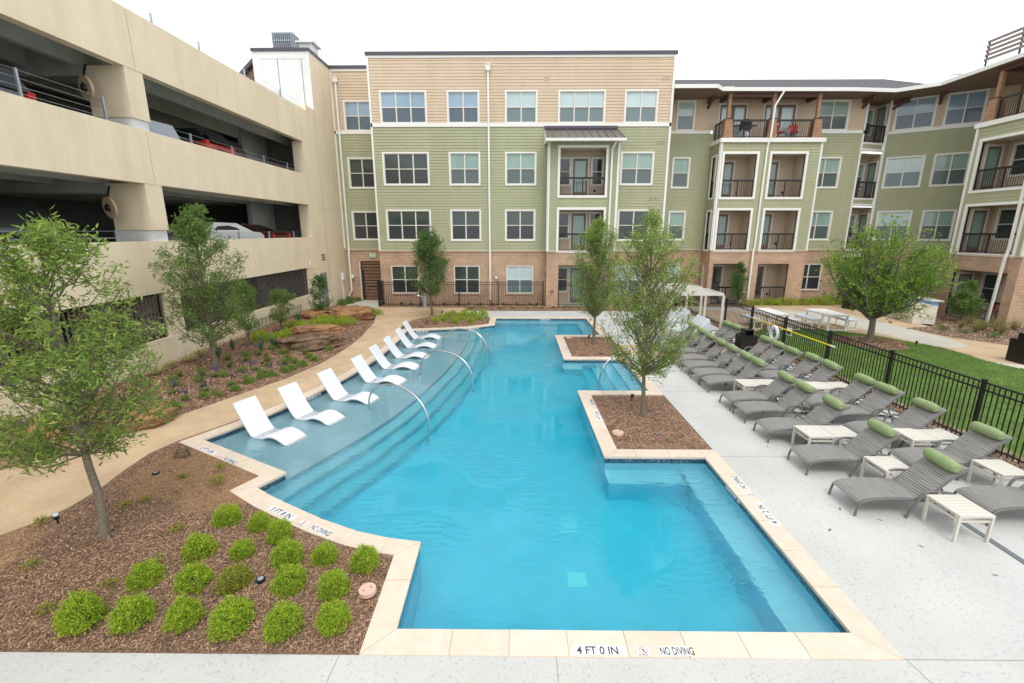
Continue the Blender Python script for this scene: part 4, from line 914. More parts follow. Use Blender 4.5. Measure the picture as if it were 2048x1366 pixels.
Wn = Wall((BX+4, 24.72), (-1, 0)); b_ = MB(); siding(b_, Wn, 0, 4, Z1, 9.3, []); plain(b_, Wn, 0, 4, -.3, Z1, [], 1); b_.build('side_wall', [M['green'], M['brick']], B)
b_ = MB(); b_.box(BX-.1, BX+7, 24.72-bl-.1, 24.82, 9.3, 9.52); b_.build('terrace_cap', M['white'], B)
b_ = MB(); b_.box(BX, BX+2.3, 24.72-bl, 24.72, 9.52, 9.545); b_.build('terrace_floor', M['concrete'], B)
post(BX+.25, 24.3, 12.1); post(BX+.25, 24.72-bl+.3, 12.1)
railing(Wall((BX+.12, 24.0), (0, -1)), 0, 2.6, 9.55, 0)
Wy = Wall((BX+1.7, 24.6), (0, -1)); yo = [window(Wy, .7, 1.7, 10.1, 11.8, 1, 'mint')]; b_ = MB(); siding(b_, Wy, 0, 7, 9.5, 12.5, yo+[(2.1,3.0,9.5,11.65)]); b_.build('cream_siding', M['cream'], B); door(Wy, 2.2, 2.9, 9.57, 11.55, -.02, 'mint')
b_ = MB(); b_.box(BX+.15,BX+.33,21.3,24.5,11.74,11.94); b_.box(BX+.2,BX+1.7,24.2,24.38,11.7,11.93); b_.build('eave_beam', M['timber_dk'], B)
spout([(BX-.12,21.75,9.2),(BX-.1,21.75,3.5),(BX-.18,21.75,3.1),(BX-.18,21.85,.05)], .1)
# --- eaves, soffit, gutter and shingle roof of the right side
ev = [(8.6,28.95),(11.55,28.95),(11.6,27.55),(18.2,27.55),(18.6,28.3),(21.9,28.7),(24.55-.9,27.3),(22.25,24.9),(22.2,19.0)]
ev = [(8.6,27.5),(10.9,27.5),(11.4,28.05),(18.8,28.15),(21.3,28.4),(22.75,27.2),(22.75,25.0),(22.55,16)]
EZ = 11.95
b_ = MB(); back = [(40,16.0),(40,36),(8.6,36)]
b_.prism(ev+back, EZ-.03, EZ, bottom=True); b_.build('soffit', M['soffit'], B)
b_ = MB()
for (a, c) in zip(ev[:-1], ev[1:]): b_.bar((*a, EZ+.08), (*c, EZ+.08), .13, .19)
b_.build('gutter', M['white'], B)
b_ = MB(); rid = [(8.6,36,14.85),(12,36,14.85),(12.5,36,14.85),(19,36,14.85),(26,36,14.85),(31,34,13.6),(32,27,12.9),(32,16,12.9)]
for k in range(len(ev)-1):
    a, c = ev[k], ev[k+1]; e, f_ = rid[k], rid[k+1]
    pts = [(*a, EZ+.15), (*c, EZ+.15), f_, e]
    b_.face(pts[:3]); b_.face([pts[0], pts[2], pts[3]])
b_.build('roof', M['shingle'], B)
b_ = MB()
for x, y in ((12.0, 28.6), (23.0, 26.5)): b_.box(x-.3, x+.3, y-.05, y+.05, EZ+.3, EZ+.36)
b_.build('roof_flashing', M['white'], B)
# rooftop slat screen at the far right
RS = thing('rooftop_screen', (24.6, 22, 12.9), 'horizontal timber slat screen railing on the roof at the far right', 'screen')
s_ = MB(); Wf = Wall((23.2, 25.5), (-.0, -1)); s2 = MB()
for k in range(5): s_.wbox(Wf, 0, 7, 12.52+k*.2, 12.65+k*.2, 0, .03)
s_.build('slats', mat('weathered_slat', (.30,.23,.21), .8), RS)
for u in (0.03, 1.6, 3.2, 4.8, 6.4): s2.wbox(Wf, u, u+.06, 12.2, 13.45, -.07, -.01)
s2.build('posts_frame', M['dmetal'], RS)

# ------------------------------------------------------------------ parking garage
GA = thing('parking_garage', (-11.2, 17, 0), 'beige painted concrete parking garage with open decks along the left of the pool', 'parking garage')
Wg_ = Wall((-11.0, 0), (0, 1))
def gbox(name, y0, y1, z0, z1, o0=-.28, o1=0.0, mt='stucco'):
    b_ = MB(); b_.wbox(Wg_, y0, y1, z0, z1, o0, o1); return b_.build(name, M[mt], GA)
for z0, z1 in ((8.83,10.42),(5.70,7.22),(2.47,4.03),(-.4,1.06)):
    gbox('spandrel', -6, 14.44, z0, z1); gbox('spandrel', 14.462, 24.93 if z0 > 2 else 24.1, z0, z1)
gbox('stair_wall', 24.93, 26.75, 2.47, 10.45); gbox('stair_wall', 24.1, 26.75, -.4, 2.47); gbox('parapet_step', 25.7, 26.75, 10.45, 10.72)
# stair tower
b_ = MB(); T0, T1, TX, TZ = 26.76, 29.46, -14.0, 13.56
b_.face([(-11,T0,-.4),(-11,T1,-.4),(-11,T1,TZ),(-11,T0,TZ)]); b_.build('tower_wall', M['stucco'], GA)
b_ = MB(); b_.box(TX,-11.2,T0,T0+.2,9.8,TZ); b_.box(-11.199,-11.001,T0-.03,T0+.2,10.72,TZ); b_.box(TX-.02,TX+.45,T0-.025,T0,9.9,TZ-.1)
b_.box(TX,-11.2,T0-.02,T0,TZ-.35,TZ-.01); b_.build('precast_panel', M['precast'], GA)
b_ = MB(); b_.box(-12.72,-12.70,T0-.012,T0,10.4,TZ-.35); b_.box(-11.45,-11.43,T0-.012,T0,10.4,TZ-.35); b_.build('panel_joint', M['cap'], GA)
b_ = MB(); b_.box(TX-.05,-10.95,T0-.08,T1+.02,TZ,TZ+.15); b_.build('parapet_cap', M['cap'], GA)
b_ = MB(); b_.box(TX,TX+.2,T0,34,9,TZ); b_.box(TX,-11.01,T1,T1+.1,9,TZ); b_.build('tower_wall', M['precast'], GA)
b_ = MB(); b_.wbox(Wg_,26.745,26.757,-.3,10.6,-.02,.004); b_.wbox(Wg_,26.757,29.4,5.6,5.612,-.02,.004); b_.build('panel_joint', M['joint'], GA)
# columns
for y in (14.05, 3.4):
    for z0, z1 in ((7.50,8.83),(4.36,5.70),(1.06,2.47)):
        b_ = MB(); b_.box(-12.15,-11.0-.012,y,y+.66,z0,z1); b_.build('column', M['stucco'], GA)
        if z0 > 2: b_ = MB(); b_.box(-12.15,-11.06,y+.04,y+.62,z0-.5,z0); b_.build('column_foot', M['precast'], GA)
for z0, z1 in ((7.22,8.83),(4.03,5.7)): b_ = MB(); b_.box(-11.55,-11.28,24.93,25.1,z0,z1); b_.build('jamb', M['stucco'], GA)
# slabs, girders and tee stems
for zt in (9.6, 6.45, 3.28, -.05):
    b_ = MB(); b_.box(-28,-11.28,-6,26.7,zt-.16,zt); b_.build('deck_slab', M['conc_dk'], GA)
    if zt < 0: continue
    b_ = MB()
    for x in np.arange(-12.4, -27, -1.55):
        b_.hexa([(x-.09,-6,zt-.75),(x+.09,-6,zt-.75),(x+.09,26.7,zt-.75),(x-.09,26.7,zt-.75),(x-.15,-6,zt-.16),(x+.15,-6,zt-.16),(x+.15,26.7,zt-.16),(x-.15,26.7,zt-.16)])
    b_.build('tee_beams', M['conc_dk'], GA)
    for y in (14.1, 3.5): b_ = MB(); b_.box(-28,-12.16,y+.05,y+.6,zt-1.0,zt-.16); b_.build('girder', M['conc_dk'], GA)
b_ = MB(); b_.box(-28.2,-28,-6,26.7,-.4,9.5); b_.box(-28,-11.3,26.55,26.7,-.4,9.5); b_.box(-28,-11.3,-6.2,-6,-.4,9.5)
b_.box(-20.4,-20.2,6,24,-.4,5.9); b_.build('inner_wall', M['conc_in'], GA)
b_ = MB(); b_.box(-13.9,-13.7,24.2,26.5,-.2,9.4); b_.build('stair_core', M['conc_dk'], GA)
# cable rails
def cables(y0, y1, z, posts, top=.62):
    b_ = MB()
    for dz in (top-.03, top-.2, top-.37, .1): b_.tube([(-11.14,y0,z+dz),(-11.14,y1,z+dz)], .0045, 5)
    b_.build('rail_cables', M['galv'], GA)
    for y in posts:
        b_ = MB(); b_.box(-11.165,-11.115,y-.025,y+.025,z-.02,z+top); b_.build('rail_post', M['galv'], GA)
cables(4.1,13.98,7.22,(7.3,9.2,11.1,13.28)); cables(14.75,24.9,7.22,(16.6,18.9,21.2,23.3), .34)
cables(4.1,13.98,4.03,(7.1,8.9,10.66,12.88), .32); cables(14.75,24.9,4.03,(16.6,18.6,20.9,23.2), .30)
cables(-3,25.6,10.42,(11.2,13.4,15.62,17.76,20.5,23.33), .34)
M['gbar'] = mat('grey_brown_bars', (.14,.125,.11), .5)
# ground floor grates
for y0, y1 in ((4.4,13.95),(14.75,24.08)):
    g = MB()
    for y in np.arange(y0, y1, .14): g.box(-11.12,-11.09,y,y+.03,1.1,2.42)
    g.build('grate_bars', M['gbar'], GA); g = MB()
    for z in (1.08, 1.80, 2.40): g.box(-11.19,-11.13,y0,y1,z,z+.05)
    for y in np.arange(y0, y1+.1, (y1-y0)/5): g.box(-11.2,-11.12,y-.03,y+.03,1.06,2.46)
    g.build('grate_frame', M['dmetal'], GA)
g = MB(); g.box(-12.0,-11.9,11.9,13.9,1.0,2.45); g.build('blind_panel', M['gate'], GA)
# door, louvre, meter box on the tower
g = MB(); g.wbox(Wg_,25.45,26.35,.1,2.05,-.01,.015); g.build('door', mat('grey_door', (.25,.25,.25), .6), GA)
g = MB()
for z in (2.75,2.88,3.01): g.wbox(Wg_,25.9,26.35,z,z+.06,-.01,.02)
g.build('wall_louvre', M['cap'], GA)
g = MB(); g.wbox(Wg_,28.55,28.85,1.35,1.8,0,.16); g.wbox(Wg_,28.62,28.66,.1,1.35,0,.05); g.wbox(Wg_,28.76,28.79,.1,1.35,0,.04); g.build('meter_box', M['precast'], GA)
g = MB(); g.wbox(Wg_,24.15,25.0,2.44,2.475,0,.03); g.wbox(Wg_,24.3,24.36,2.6,2.8,0,.1); g.build('ledge', M['stucco'], GA)
# rooftop units
H1 = thing('rooftop_fan_unit', (-14, 30, 13.7), 'grey louvred mechanical unit on the stair tower roof', 'roof vent')
b_ = MB(); b_.box(-13.95,-12.75,29.0,31.0,14.45,15.3); b_.build('housing', mat('blue_grey_sheet', (.24,.29,.33), .6), H1)
b_ = MB(); b_.box(-13.85,-12.85,28.98,29.0,14.52,15.22,0)
for k in range(9): b_.box(-13.80+k*.115,-13.77+k*.115,28.95,28.975,14.52,15.22,1)
b_.box(-13.85,-12.85,28.93,28.95,14.85,14.89,1); b_.build('louvre', [M['cap'], M['galv']], H1)
b_ = MB()
for x in (-13.85,-12.85): b_.box(x-.05,x+.05,29.1,29.2,13.5,14.45); b_.box(x-.05,x+.05,30.8,30.9,13.5,14.45)
b_.build('stand', M['galv'], H1)
b_ = MB(); b_.box(-12.0,-11.3,28.0,28.8,13.6,14.38); b_.box(-12.15,-11.15,27.85,28.95,14.38,14.46); b_.lathe([(.48,14.46),(.46,14.68),(.32,14.86),(.0,14.92)], -11.65, 28.4, 16)
b_.build('roof_exhaust', M['precast'], org=(-12.5,28.6,13.6), label='white domed exhaust hood beside the louvred unit on the tower roof', cat='roof vent')
b_ = MB(); b_.face([(-24,34,9.5),(-17.3,34,9.5),(-17.3,34,15.55),(-24,34,9.7)]); b_.face([(-17.3,34,9.5),(-16.3,34,9.5),(-16.3,34,14.6),(-17.3,34,15.55)]); b_.face([(-24,33.6,9.9),(-17.3,33.6,15.85),(-17.3,40,15.85),(-24,40,9.9)],1); b_.face([(-24,33.6,9.62),(-17.3,33.6,15.57),(-17.3,33.6,15.85),(-24,33.6,9.9)],1); b_.face([(-17.3,33.6,15.85),(-16.2,33.6,14.8),(-16.2,40,14.8),(-17.3,40,15.85)],1)
for k in range(5): b_.bar((-21.9+k*.9,33.9,11.2+k*.8),(-17.35,33.9,11.2+k*.8),.12,.10,2)
b_.build('gabled_roof', [M['timber'], M['cap'], M['timber_dk']], org=(-18,34,9.5), label='orange timber gable end with dark roof edge behind the stair tower', cat='roof')
# fans on the columns
def fan(y, z, lab):
    t_ = thing('round_fan', (-11.75, y, z), lab, 'fan', 'round fans hung beside the garage columns')
    m_ = MB(); c = Vector((-11.75, y, z)); ax = Vector((-.38, -.90, -.12)).normalized()
    m_.tube([c-ax*.03, c+ax*.03], [.30,.30], 28); m_.tube([c+ax*.03, c+ax*.036],[.27,.27],28); m_.build('disc', M['disc'], t_)
    m_ = MB(); m_.tube([c+ax*.03, c+ax*.10], [.11,.08], 14); m_.build('motor', M['bmetal'], t_)
    m_ = MB(); m_.tube([c+ax*.1, c+ax*.12+Vector((0,.1,.15)), c+Vector((0,.12,.62))], .03, 8); m_.build('bracket', M['bmetal'], t_)
fan(13.55, 8.12, 'tan round disc fan hanging beside the upper garage column'); fan(13.55, 4.98, 'tan round disc fan hanging beside the lower garage column')
g = MB(); g.box(-13.69,-13.66,23.2,23.45,4.35,4.7); g.build('wall_notice', M['precast'], GA)

# cars parked in the garage
def car(loc, rz, paint, label, kind='sedan', s=1.0):
    t_ = thing('parked_car', loc, label, 'car', 'cars parked inside the garage', rz)
    o_ = ORG[t_.name]; w2 = .88
    if kind == 'pickup': prof = [(-2.7,.45),(-2.72,.95),(-2.65,1.02),(-.75,1.05),(-.45,1.42),(.65,1.48),(1.2,1.12),(2.5,1.0),(2.65,.5)]
    elif kind == 'suv': prof = [(-2.3,.4),(-2.35,1.0),(-2.15,1.6),(-1.8,1.7),(.5,1.7),(1.15,1.1),(2.2,.95),(2.35,.4)]
    else: prof = [(-2.25,.35),(-2.3,.85),(-2.1,1.0),(-1.65,1.04),(-.9,1.38),(.25,1.40),(1.05,1.0),(2.05,.82),(2.3,.4)]
    if kind == 'pickup': prof = [(x, z*1.10) for x, z in prof]
    m_ = MB(); n = len(prof)
    def sec(y, tw): return [(x, y*(1-(.16 if z > 1.08 else 0)), z) for x, z in prof]
    A_, B_ = sec(-w2, 0), sec(w2, 0)
    for i in range(n):
        j = (i+1) % n; m_.face([A_[i], A_[j], B_[j], B_[i]][::-1], sm=False)
    m_.face(A_); m_.face(B_[::-1])
    bo = m_.build('body', paint, None); bo.parent = t_; ORG[bo.name] = o_
    top = [p for p in prof if p[1] > 1.09]; x0 = min(p[0] for p in top)-.08; x1 = max(p[0] for p in top)+.3; zt = max(p[1] for p in top)
    m_ = MB()
    for sgn in (-1, 1):
        y = sgn*(w2*.845+.02); m_.face([(x0+.02,sgn*(w2*.97),1.1),(x1-.1,sgn*(w2*.97),1.1),(x1-.5,y,zt-.09),(x0+.35,y,zt-.09)])
    xr = x0; m_.face([(x0-.08,-.66,1.13),(x0-.08,.66,1.13),(x0+.27,.6,zt-.06),(x0+.27,-.6,zt-.06)])
    g_ = m_.build('windows', M['carglass'], None); g_.parent = t_
    for y in (-.78, .78):
        m_ = MB(); xb = prof[1][0]; m_.box(xb-.03,xb+.16,y-.09,y+.09,.68,1.12 if kind == 'pickup' else .95); h_ = m_.build('tail_light', M['redlamp'], None); h_.parent = t_
    for x in (-1.55, 1.5):
        for y in (-.8, .8):
            m_ = MB(); m_.tube([(x,y-.1,.33),(x,y+.1,.33)], .33, 18); w_ = m_.build('wheel', M['tyre'], None); w_.parent = t_
    if kind == 'pickup':
        m_ = MB(); m_.box(-2.74,-2.72,-.25,.25,.86,.92); h_ = m_.build('tailgate_handle', M['bmetal'], None); h_.parent = t_
    return t_
cp = lambda n, c: mat(n, c, .3, .3, .6, coat=.6)
car((-12.6, 9.3, 6.45), R(-90), cp('blue_grey_paint', (.14,.19,.24)), 'blue grey pickup truck on the upper garage deck at the left edge', 'pickup')
car((-13.75, 15.9, 6.15), R(180-8), cp('slate_paint', (.25,.27,.32)), 'slate grey car beside the upper column, left of the red pickup', 'suv')
car((-14.1, 18.6, 6.45), R(180), cp('red_paint', (.50,.02,.035)), 'bright red pickup truck on the upper garage deck', 'pickup')
car((-14.3, 20.6, 6.45), R(180), cp('black_paint', (.02,.02,.025)), 'black car just right of the red pickup on the upper deck', 'suv')
car((-12.7, 18.9, 3.28), R(-100), cp('silver_white_paint', (.70,.72,.75)), 'silver white sedan on the middle garage deck', 'sedan')
car((-13.9, 22.9, 3.28), R(180), cp('dark_red_paint', (.10,.01,.015)), 'dark red car right of the white sedan on the middle deck', 'sedan')
car((-15.0, 12.0, 3.28), R(180), cp('dark_paint', (.02,.03,.035)), 'dark car in the shade of the middle deck left of the column', 'suv')
car((-14.2, 9.2, -.05), R(180), cp('ruby_paint', (.40,.03,.03)), 'red car behind the ground floor grate at the far left', 'suv')

# ------------------------------------------------------------------ depth markers on the coping and tile
def marker(x, y, rot, dist, z=.0025, vertical=None, sc_=1.0, sets=None):
    """white tiles with dark lettering, a no-diving symbol tile and NO DIVING"""
    Mx = vertical or (Matrix.Translation((x, y, z)) @ Matrix.Rotation(rot, 4, 'Z')); Mx = Mx @ Matrix.Scale(sc_, 4)
    p = MB()
    for a, b2 in ((0,.62),(.76,.90),(1.02,1.40)) if not vertical else ((0,.62),(.70,.84)):
        p.face([Mx @ Vector((a,0,0)), Mx @ Vector((b2,0,0)), Mx @ Vector((b2,.125,0)), Mx @ Vector((a,.125,0))])
    mo = p.build('depth_marker', M['plate'], pool); U = Matrix.Translation((0,0,.0015))
    text_mesh(dist, .145, 'lettering', M['text'], mo, Mx @ U @ Matrix.Translation((.05,.012,0)), {'0 FT 4 IN':.86,'4 FT 0 IN':.86,'3 FT 8 IN':.86,'4 FT 2 IN':.86}[dist])
    if not vertical: text_mesh('NO DIVING', .145, 'lettering', M['text'], mo, Mx @ U @ Matrix.Translation((1.025,.012,0)), .52)
    s_ = MB(); cx, cy, r1, r0 = (.83 if not vertical else .77), .07, .05, .042
    for k in range(24):
        a, b2 = 2*math.pi*k/24, 2*math.pi*(k+1)/24
        s_.face([Mx @ Vector((cx+r*math.cos(t_), cy+r*math.sin(t_), .0015)) for r, t_ in ((r0,a),(r1,a),(r1,b2),(r0,b2))])
    for k, (q0, q1) in enumerate((((-.032,.035),(.035,-.028)),)): 
        s_.face([Mx @ Vector((cx+v[0], cy+v[1], .002)) for v in ((-.036,.028),(-.03,.034),(.036,-.028),(.03,-.034))][::-1])
    s_.build('no_diving_symbol', M['signred'], mo); s_ = MB()
    s_.face([Mx @ Vector((cx+v[0], cy+v[1], .0012)) for v in ((-.004,-.03),(.012,-.03),(.006,.02),(-.006,.02))]); s_.face([Mx @ Vector((cx+v[0], cy+v[1], .0012)) for v in ((-.02,.0),(.022,.012),(.02,.02),(-.02,.008))])
    s_.build('diver_figure', M['text'], mo)
    if not vertical: text_mesh('NO DIVING', .022, 'lettering', M['text'], mo, Mx @ U @ Matrix.Translation((.765,.002,0)), .95)
q = G(1146, 1309); marker(q.x, 3.865, 0, '4 FT 0 IN', sc_=.9)
q = G(404, 911); marker(-6.52, 8.475, math.atan2(-1.40, 2.36), '0 FT 4 IN', sc_=.9)
a_ = CO[-6]; marker(-3.98, 6.38, math.atan2(-.30, .56), '3 FT 8 IN', sc_=.98)
marker(3.995, 6.05, R(90), '4 FT 2 IN'); marker(2.02, 10.0, R(90), '4 FT 0 IN', sc_=.95); marker(1.945, 15.9, R(90), '4 FT 0 IN', sc_=.8)
def vmat(x, y, z, ax, ay): # text runs along (ax,ay) on a wall
    X_ = Vector((ax, ay, 0)); Z_ = Vector((0, 0, 1)); Nn = X_.cross(Z_); m4 = Matrix((X_, Z_, Nn)).transposed().to_4x4(); m4.translation = (x, y, z); return m4
marker(0,0,0,'4 FT 2 IN', vertical=vmat(3.716, 7.3, -.11, 0, -1), sc_=.62); marker(0,0,0,'4 FT 0 IN', vertical=vmat(1.2, 23.045, -.11, 1, 0), sc_=.62)
marker(0,0,0,'3 FT 8 IN', vertical=vmat(-2.2, 20.57, -.11, 1.18/1.4, .75/1.4), sc_=.6); marker(0,0,0,'0 FT 4 IN', vertical=vmat(-4.55, 20.065, -.11, .98, .19), sc_=.6)
marker(0,0,0,'0 FT 4 IN', vertical=vmat(-5.60, 11.45, -.11, .29, .957), sc_=.6)

# ------------------------------------------------------------------ pool handrails
def handrail(a, za, b2, zb, h, lab):
    t_ = MB(); a = Vector((*a, za)); b2 = Vector((*b2, zb)); pts = []
    for k in range(25):
        s_ = math.pi*k/24; f_ = (1-math.cos(s_))/2; p = a.lerp(b2, f_); zt = WZ+(h-WZ)*math.sin(s_)**.8
        p.z = max(zt, -9) if 0 < k < 24 else p.z; pts.append(p)
    t_.tube(pts, .024, 10); 
    for p in (a, b2): t_.cyl(p.x, p.y, p.z, p.z+.02, .05, .05, 14)
    t_.build('handrail', M['steel'], org=(a.x, a.y, za), label=lab, cat='handrail', group='arched steel handrails in the pool')
handrail((-3.78,10.9), -.22, (-2.02,9.75), -.98, .73, 'nearest arched steel handrail crossing the curved pool steps')
handrail((-3.1,13.9), -.22, (-1.32,13.0), -.98, .74, 'middle arched steel handrail crossing the curved pool steps')
handrail((-2.9,17.2), -.22, (-1.1,16.45), -.98, .74, 'farthest arched steel handrail crossing the curved pool steps')
handrail((2.48,13.0), -1.05, (4.42,14.02), 0, .80, 'arched steel handrail over the straight steps between the two island beds')

# ------------------------------------------------------------------ white in-pool loungers
def make_ledge():
    t_ = thing('ledge_lounger', (0,0,0), '', 'lounger', 'white moulded loungers on the pool shelf')
    cl = [(0,.035),(.09,.085),(.2,.145),(.33,.19),(.46,.205),(.58,.19),(.7,.145),(.82,.085),(.93,.05),(1.02,.05),(1.10,.09),(1.19,.18),(1.295,.335),(1.40,.50),(1.50,.665),(1.585,.81)]
    P = [Vector((x, 0, z)) for x, z in cl]; n = len(P); th = [.02]+[.032]*(n-2)+[.025]; secs = []
    for i, p in enumerate(P):
        tg = (P[min(i+1,n-1)]-P[max(i-1,0)]).normalized(); nn = Vector((-tg.z, 0, tg.x)); w_ = .285
        ring_ = []
        for yy, kk in ((-w_,-.6),(-w_+.02,-1),(w_-.02,-1),(w_,-.6),(w_,.6),(w_-.02,1),(0,.86),(-w_+.02,1),(-w_,.6)): ring_.append(p+nn*(th[i]*kk)+Vector((0,yy,0)))
        secs.append(ring_)
    m_ = MB(); vs = [v for s_ in secs for v in s_]; k = 9
    m_.add(vs, [(i*k+j, (i+1)*k+j, (i+1)*k+(j+1)%k, i*k+(j+1)%k) for i in range(n-1) for j in range(k)], 0, True)
    m_.add(secs[0], [tuple(range(k))]); m_.add(secs[-1], [tuple(range(k))[::-1]])
    o = m_.build('shell', M['plastic'], t_); o.modifiers.new('b', 'SUBSURF').levels = 1; o.modifiers['b'].render_levels = 2
    m_ = MB(); m_.tube([(.12,0,.122),(.12,0,.135)], .014, 10); 
    m_.build('drain_plug', M['galv'], t_)
    m_ = MB(); m_.box(1.005,1.012,-.12,-.02,.086,.09); m_.box(1.005,1.012,.02,.13,.086,.09); m_.build('drain_slot', M['cap'], t_)
    return t_
LF = [((-4.87,8.8),(-4.63,9.36)),((-4.38,9.85),(-4.15,10.42)),((-3.87,11.2),(-3.70,11.78)),((-3.45,12.76),(-3.32,13.35)),((-3.3,14.3),(-3.24,14.9)),((-3.2,15.63),(-3.15,16.22)),((-3.17,17.17),(-3.13,17.76)),((-3.24,18.72),(-3.22,19.32))]
ORDW = ['first','second','third','fourth','fifth','sixth','seventh','eighth','ninth','tenth','eleventh','twelfth','thirteenth','fourteenth','fifteenth','sixteenth','seventeenth','eighteenth','nineteenth','twentieth','twenty-first','twenty-second','twenty-third','twenty-fourth','twenty-fifth','twenty-sixth','twenty-seventh','twenty-eighth','twenty-ninth','thirtieth']
proto = make_ledge()
for i, (a, b2) in enumerate(LF):
    o = proto if i == 0 else copy_tree(proto); a, b2 = Vector(a), Vector(b2); c = (a+b2)/2; d = (b2-a).normalized(); ax = Vector((-d.y, d.x))
    o.location = (c.x, c.y, -.222); o.rotation_euler.z = math.atan2(ax.y, ax.x)
    o['label'] = 'white moulded lounger on the pool shelf, %s from the near end of the row' % ORDW[i] if 0 < i < 7 else ('white moulded lounger at the near end of the row on the pool shelf' if i == 0 else 'white moulded lounger at the far end of the row on the pool shelf')

# ------------------------------------------------------------------ wicker chaises
def curve(pts, n=4):
    """Catmull-Rom through pts"""
    P = [Vector(p) for p in pts]; P = [P[0]*2-P[1]]+P+[P[-1]*2-P[-2]]; out = []
    for i in range(1, len(P)-2):
        for k in range(n):
            t_ = k/n; a, b2, c, d = P[i-1:i+3]
            out.append(.5*((2*b2)+(c-a)*t_+(2*a-5*b2+4*c-d)*t_*t_+(3*b2-a-3*c+d)*t_**3))
    return out+[P[-2]]
def sheet(mb, prof, w2, th=.018, sag=.0, mi=0):
    n = len(prof); top = []; bot = []
    for i, p in enumerate(prof):
        tg = (prof[min(i+1,n-1)]-prof[max(i-1,0)]).normalized(); nn = Vector((-tg.z, 0, tg.x))
        top.append([p+nn*(th-sag*(1-(y/w2)**2))+Vector((0,y,0)) for y in (-w2,-w2*.5,0,w2*.5,w2)]); bot.append([p-nn*.004+Vector((0,y,0)) for y in (-w2,w2)])
    vs = [v for r_ in top for v in r_]; mb.add(vs, [(i*5+j, (i+1)*5+j, (i+1)*5+j+1, i*5+j+1) for i in range(n-1) for j in range(4)], mi, True)
    for i in range(n-1):
        mb.face([bot[i][0], bot[i][1], bot[i+1][1], bot[i+1][0]], mi)
        mb.face([bot[i][0], bot[i+1][0], top[i+1][0], top[i][0]], mi); mb.face([bot[i][1], top[i][4], top[i+1][4], bot[i+1][1]], mi)
    mb.face([bot[0][0], top[0][0], top[0][4], bot[0][1]], mi); mb.face([bot[-1][0], bot[-1][1], top[-1][4], top[-1][0]], mi)
def make_chaise():
    t_ = thing('wicker_chaise', (0,0,0), '', 'chaise', 'grey wicker chaises in rows on the white deck')
    m_ = MB(); seat = curve([(.0,0,.215),(.07,0,.262),(.25,0,.298),(.55,0,.312),(.85,0,.296),(1.06,0,.262)]); sheet(m_, seat, .292); m_.build('seat', M['wicker'], t_)
    m_ = MB(); back = curve([(1.0,0,.272),(1.2,0,.485),(1.38,0,.67),(1.49,0,.765),(1.57,0,.805)]); sheet(m_, back, .285); m_.build('backrest', M['wicker'], t_)
    m_ = MB()
    for s_ in (-1, 1):
        m_.tube(curve([(-.015,s_*.3,0),(.0,s_*.3,.12),(.045,s_*.3,.225),(.2,s_*.3,.28),(.55,s_*.3,.300),(.9,s_*.3,.28),(1.25,s_*.3,.225),(1.5,s_*.3,.19)]), .019, 7)
        m_.tube(curve([(1.0,s_*.292,.272),(1.2,s_*.292,.48),(1.4,s_*.292,.685),(1.56,s_*.292,.80)]), .014, 6)
    m_.tube([(1.5,-.3,.19),(1.5,.3,.19)], .015, 6); m_.tube([(.6,-.3,.285),(.6,.3,.285)], .012, 6); m_.tube([(1.565,-.285,.80),(1.565,.285,.80)], .014, 6)
    m_.build('frame', M['wicker_frame'], t_)
    for s_ in (-1, 1):
        m_ = MB(); m_.tube([(1.38,s_*.29,.22),(1.46,s_*.29,0)], .019, 7); m_.build('leg', M['wicker_frame'], t_)
        m_ = MB(); m_.tube(curve([(.74,s_*.335,0),(.84,s_*.335,.23),(.92,s_*.335,.40),(.99,s_*.335,.445),(1.12,s_*.335,.45),(1.28,s_*.33,.43),(1.40,s_*.31,.40)]), .021, 7); m_.tube([(.86,s_*.335,.28),(.86,s_*.30,.28)], .012, 6)
        m_.build('armrest', M['wicker_frame'], t_)
    m_ = MB()
    for s_ in (-1, 1): m_.bar((1.28,s_*.2,.5),(1.42,s_*.2,.22),.015,.02); m_.bar((1.15,s_*.2,.24),(1.45,s_*.2,.2),.02,.035)
    m_.build('recline_bracket', M['bmetal'], t_)
    m_ = MB(); prof = [(0,-.27),(.035,-.28),(.062,-.272),(.08,-.25),(.092,-.20),(.098,-.1),(.096,0),(.098,.1),(.092,.20),(.08,.25),(.062,.272),(.035,.28),(0,.27)]
    n = 14; vs = [(1.40+r*math.cos(2*math.pi*j/n)*.95, y, .80+r*math.sin(2*math.pi*j/n)*(1-.06*math.sin(y*23))+.012) for r, y in prof for j in range(n)]
    m_.add(vs, [(i*n+j, (i+1)*n+j, (i+1)*n+(j+1)%n, i*n+(j+1)%n) for i in range(len(prof)-1) for j in range(n)], 0, True); m_.build('pillow', M['pillow'], t_)
    return t_
proto = make_chaise()
ROW_A = [6.63, 7.85, 9.16, 10.17, 10.91, 12.23, 12.95, 13.74, 14.55, 15.43]; ROW_B = [6.40, 7.75, 9.0, 9.98, 10.72, 11.98, 12.72, 13.48, 14.2, 14.95]
first = True
def place(x, y, lab, rz=0):
    global first
    o = proto if first else copy_tree(proto); first = False; o.location = (x, y, -.008); o.rotation_euler.z = rz+R(random.uniform(-1.2, 1.2)); o['label'] = lab
    for ch in o.children:
        if ch.name.startswith('pillow'): ch.location.y = random.uniform(-.02, .02); ch.rotation_euler.x = R(random.uniform(-2, 2))
for i, y in enumerate(ROW_A): place(5.3, y, 'grey wicker chaise in the row beside the pool, %s from the near end' % ORDW[i])
for i, y in enumerate(ROW_B): place(7.12 if i < 7 else 6.98, y, 'grey wicker chaise in the row along the fence, %s from the near end' % ORDW[i])
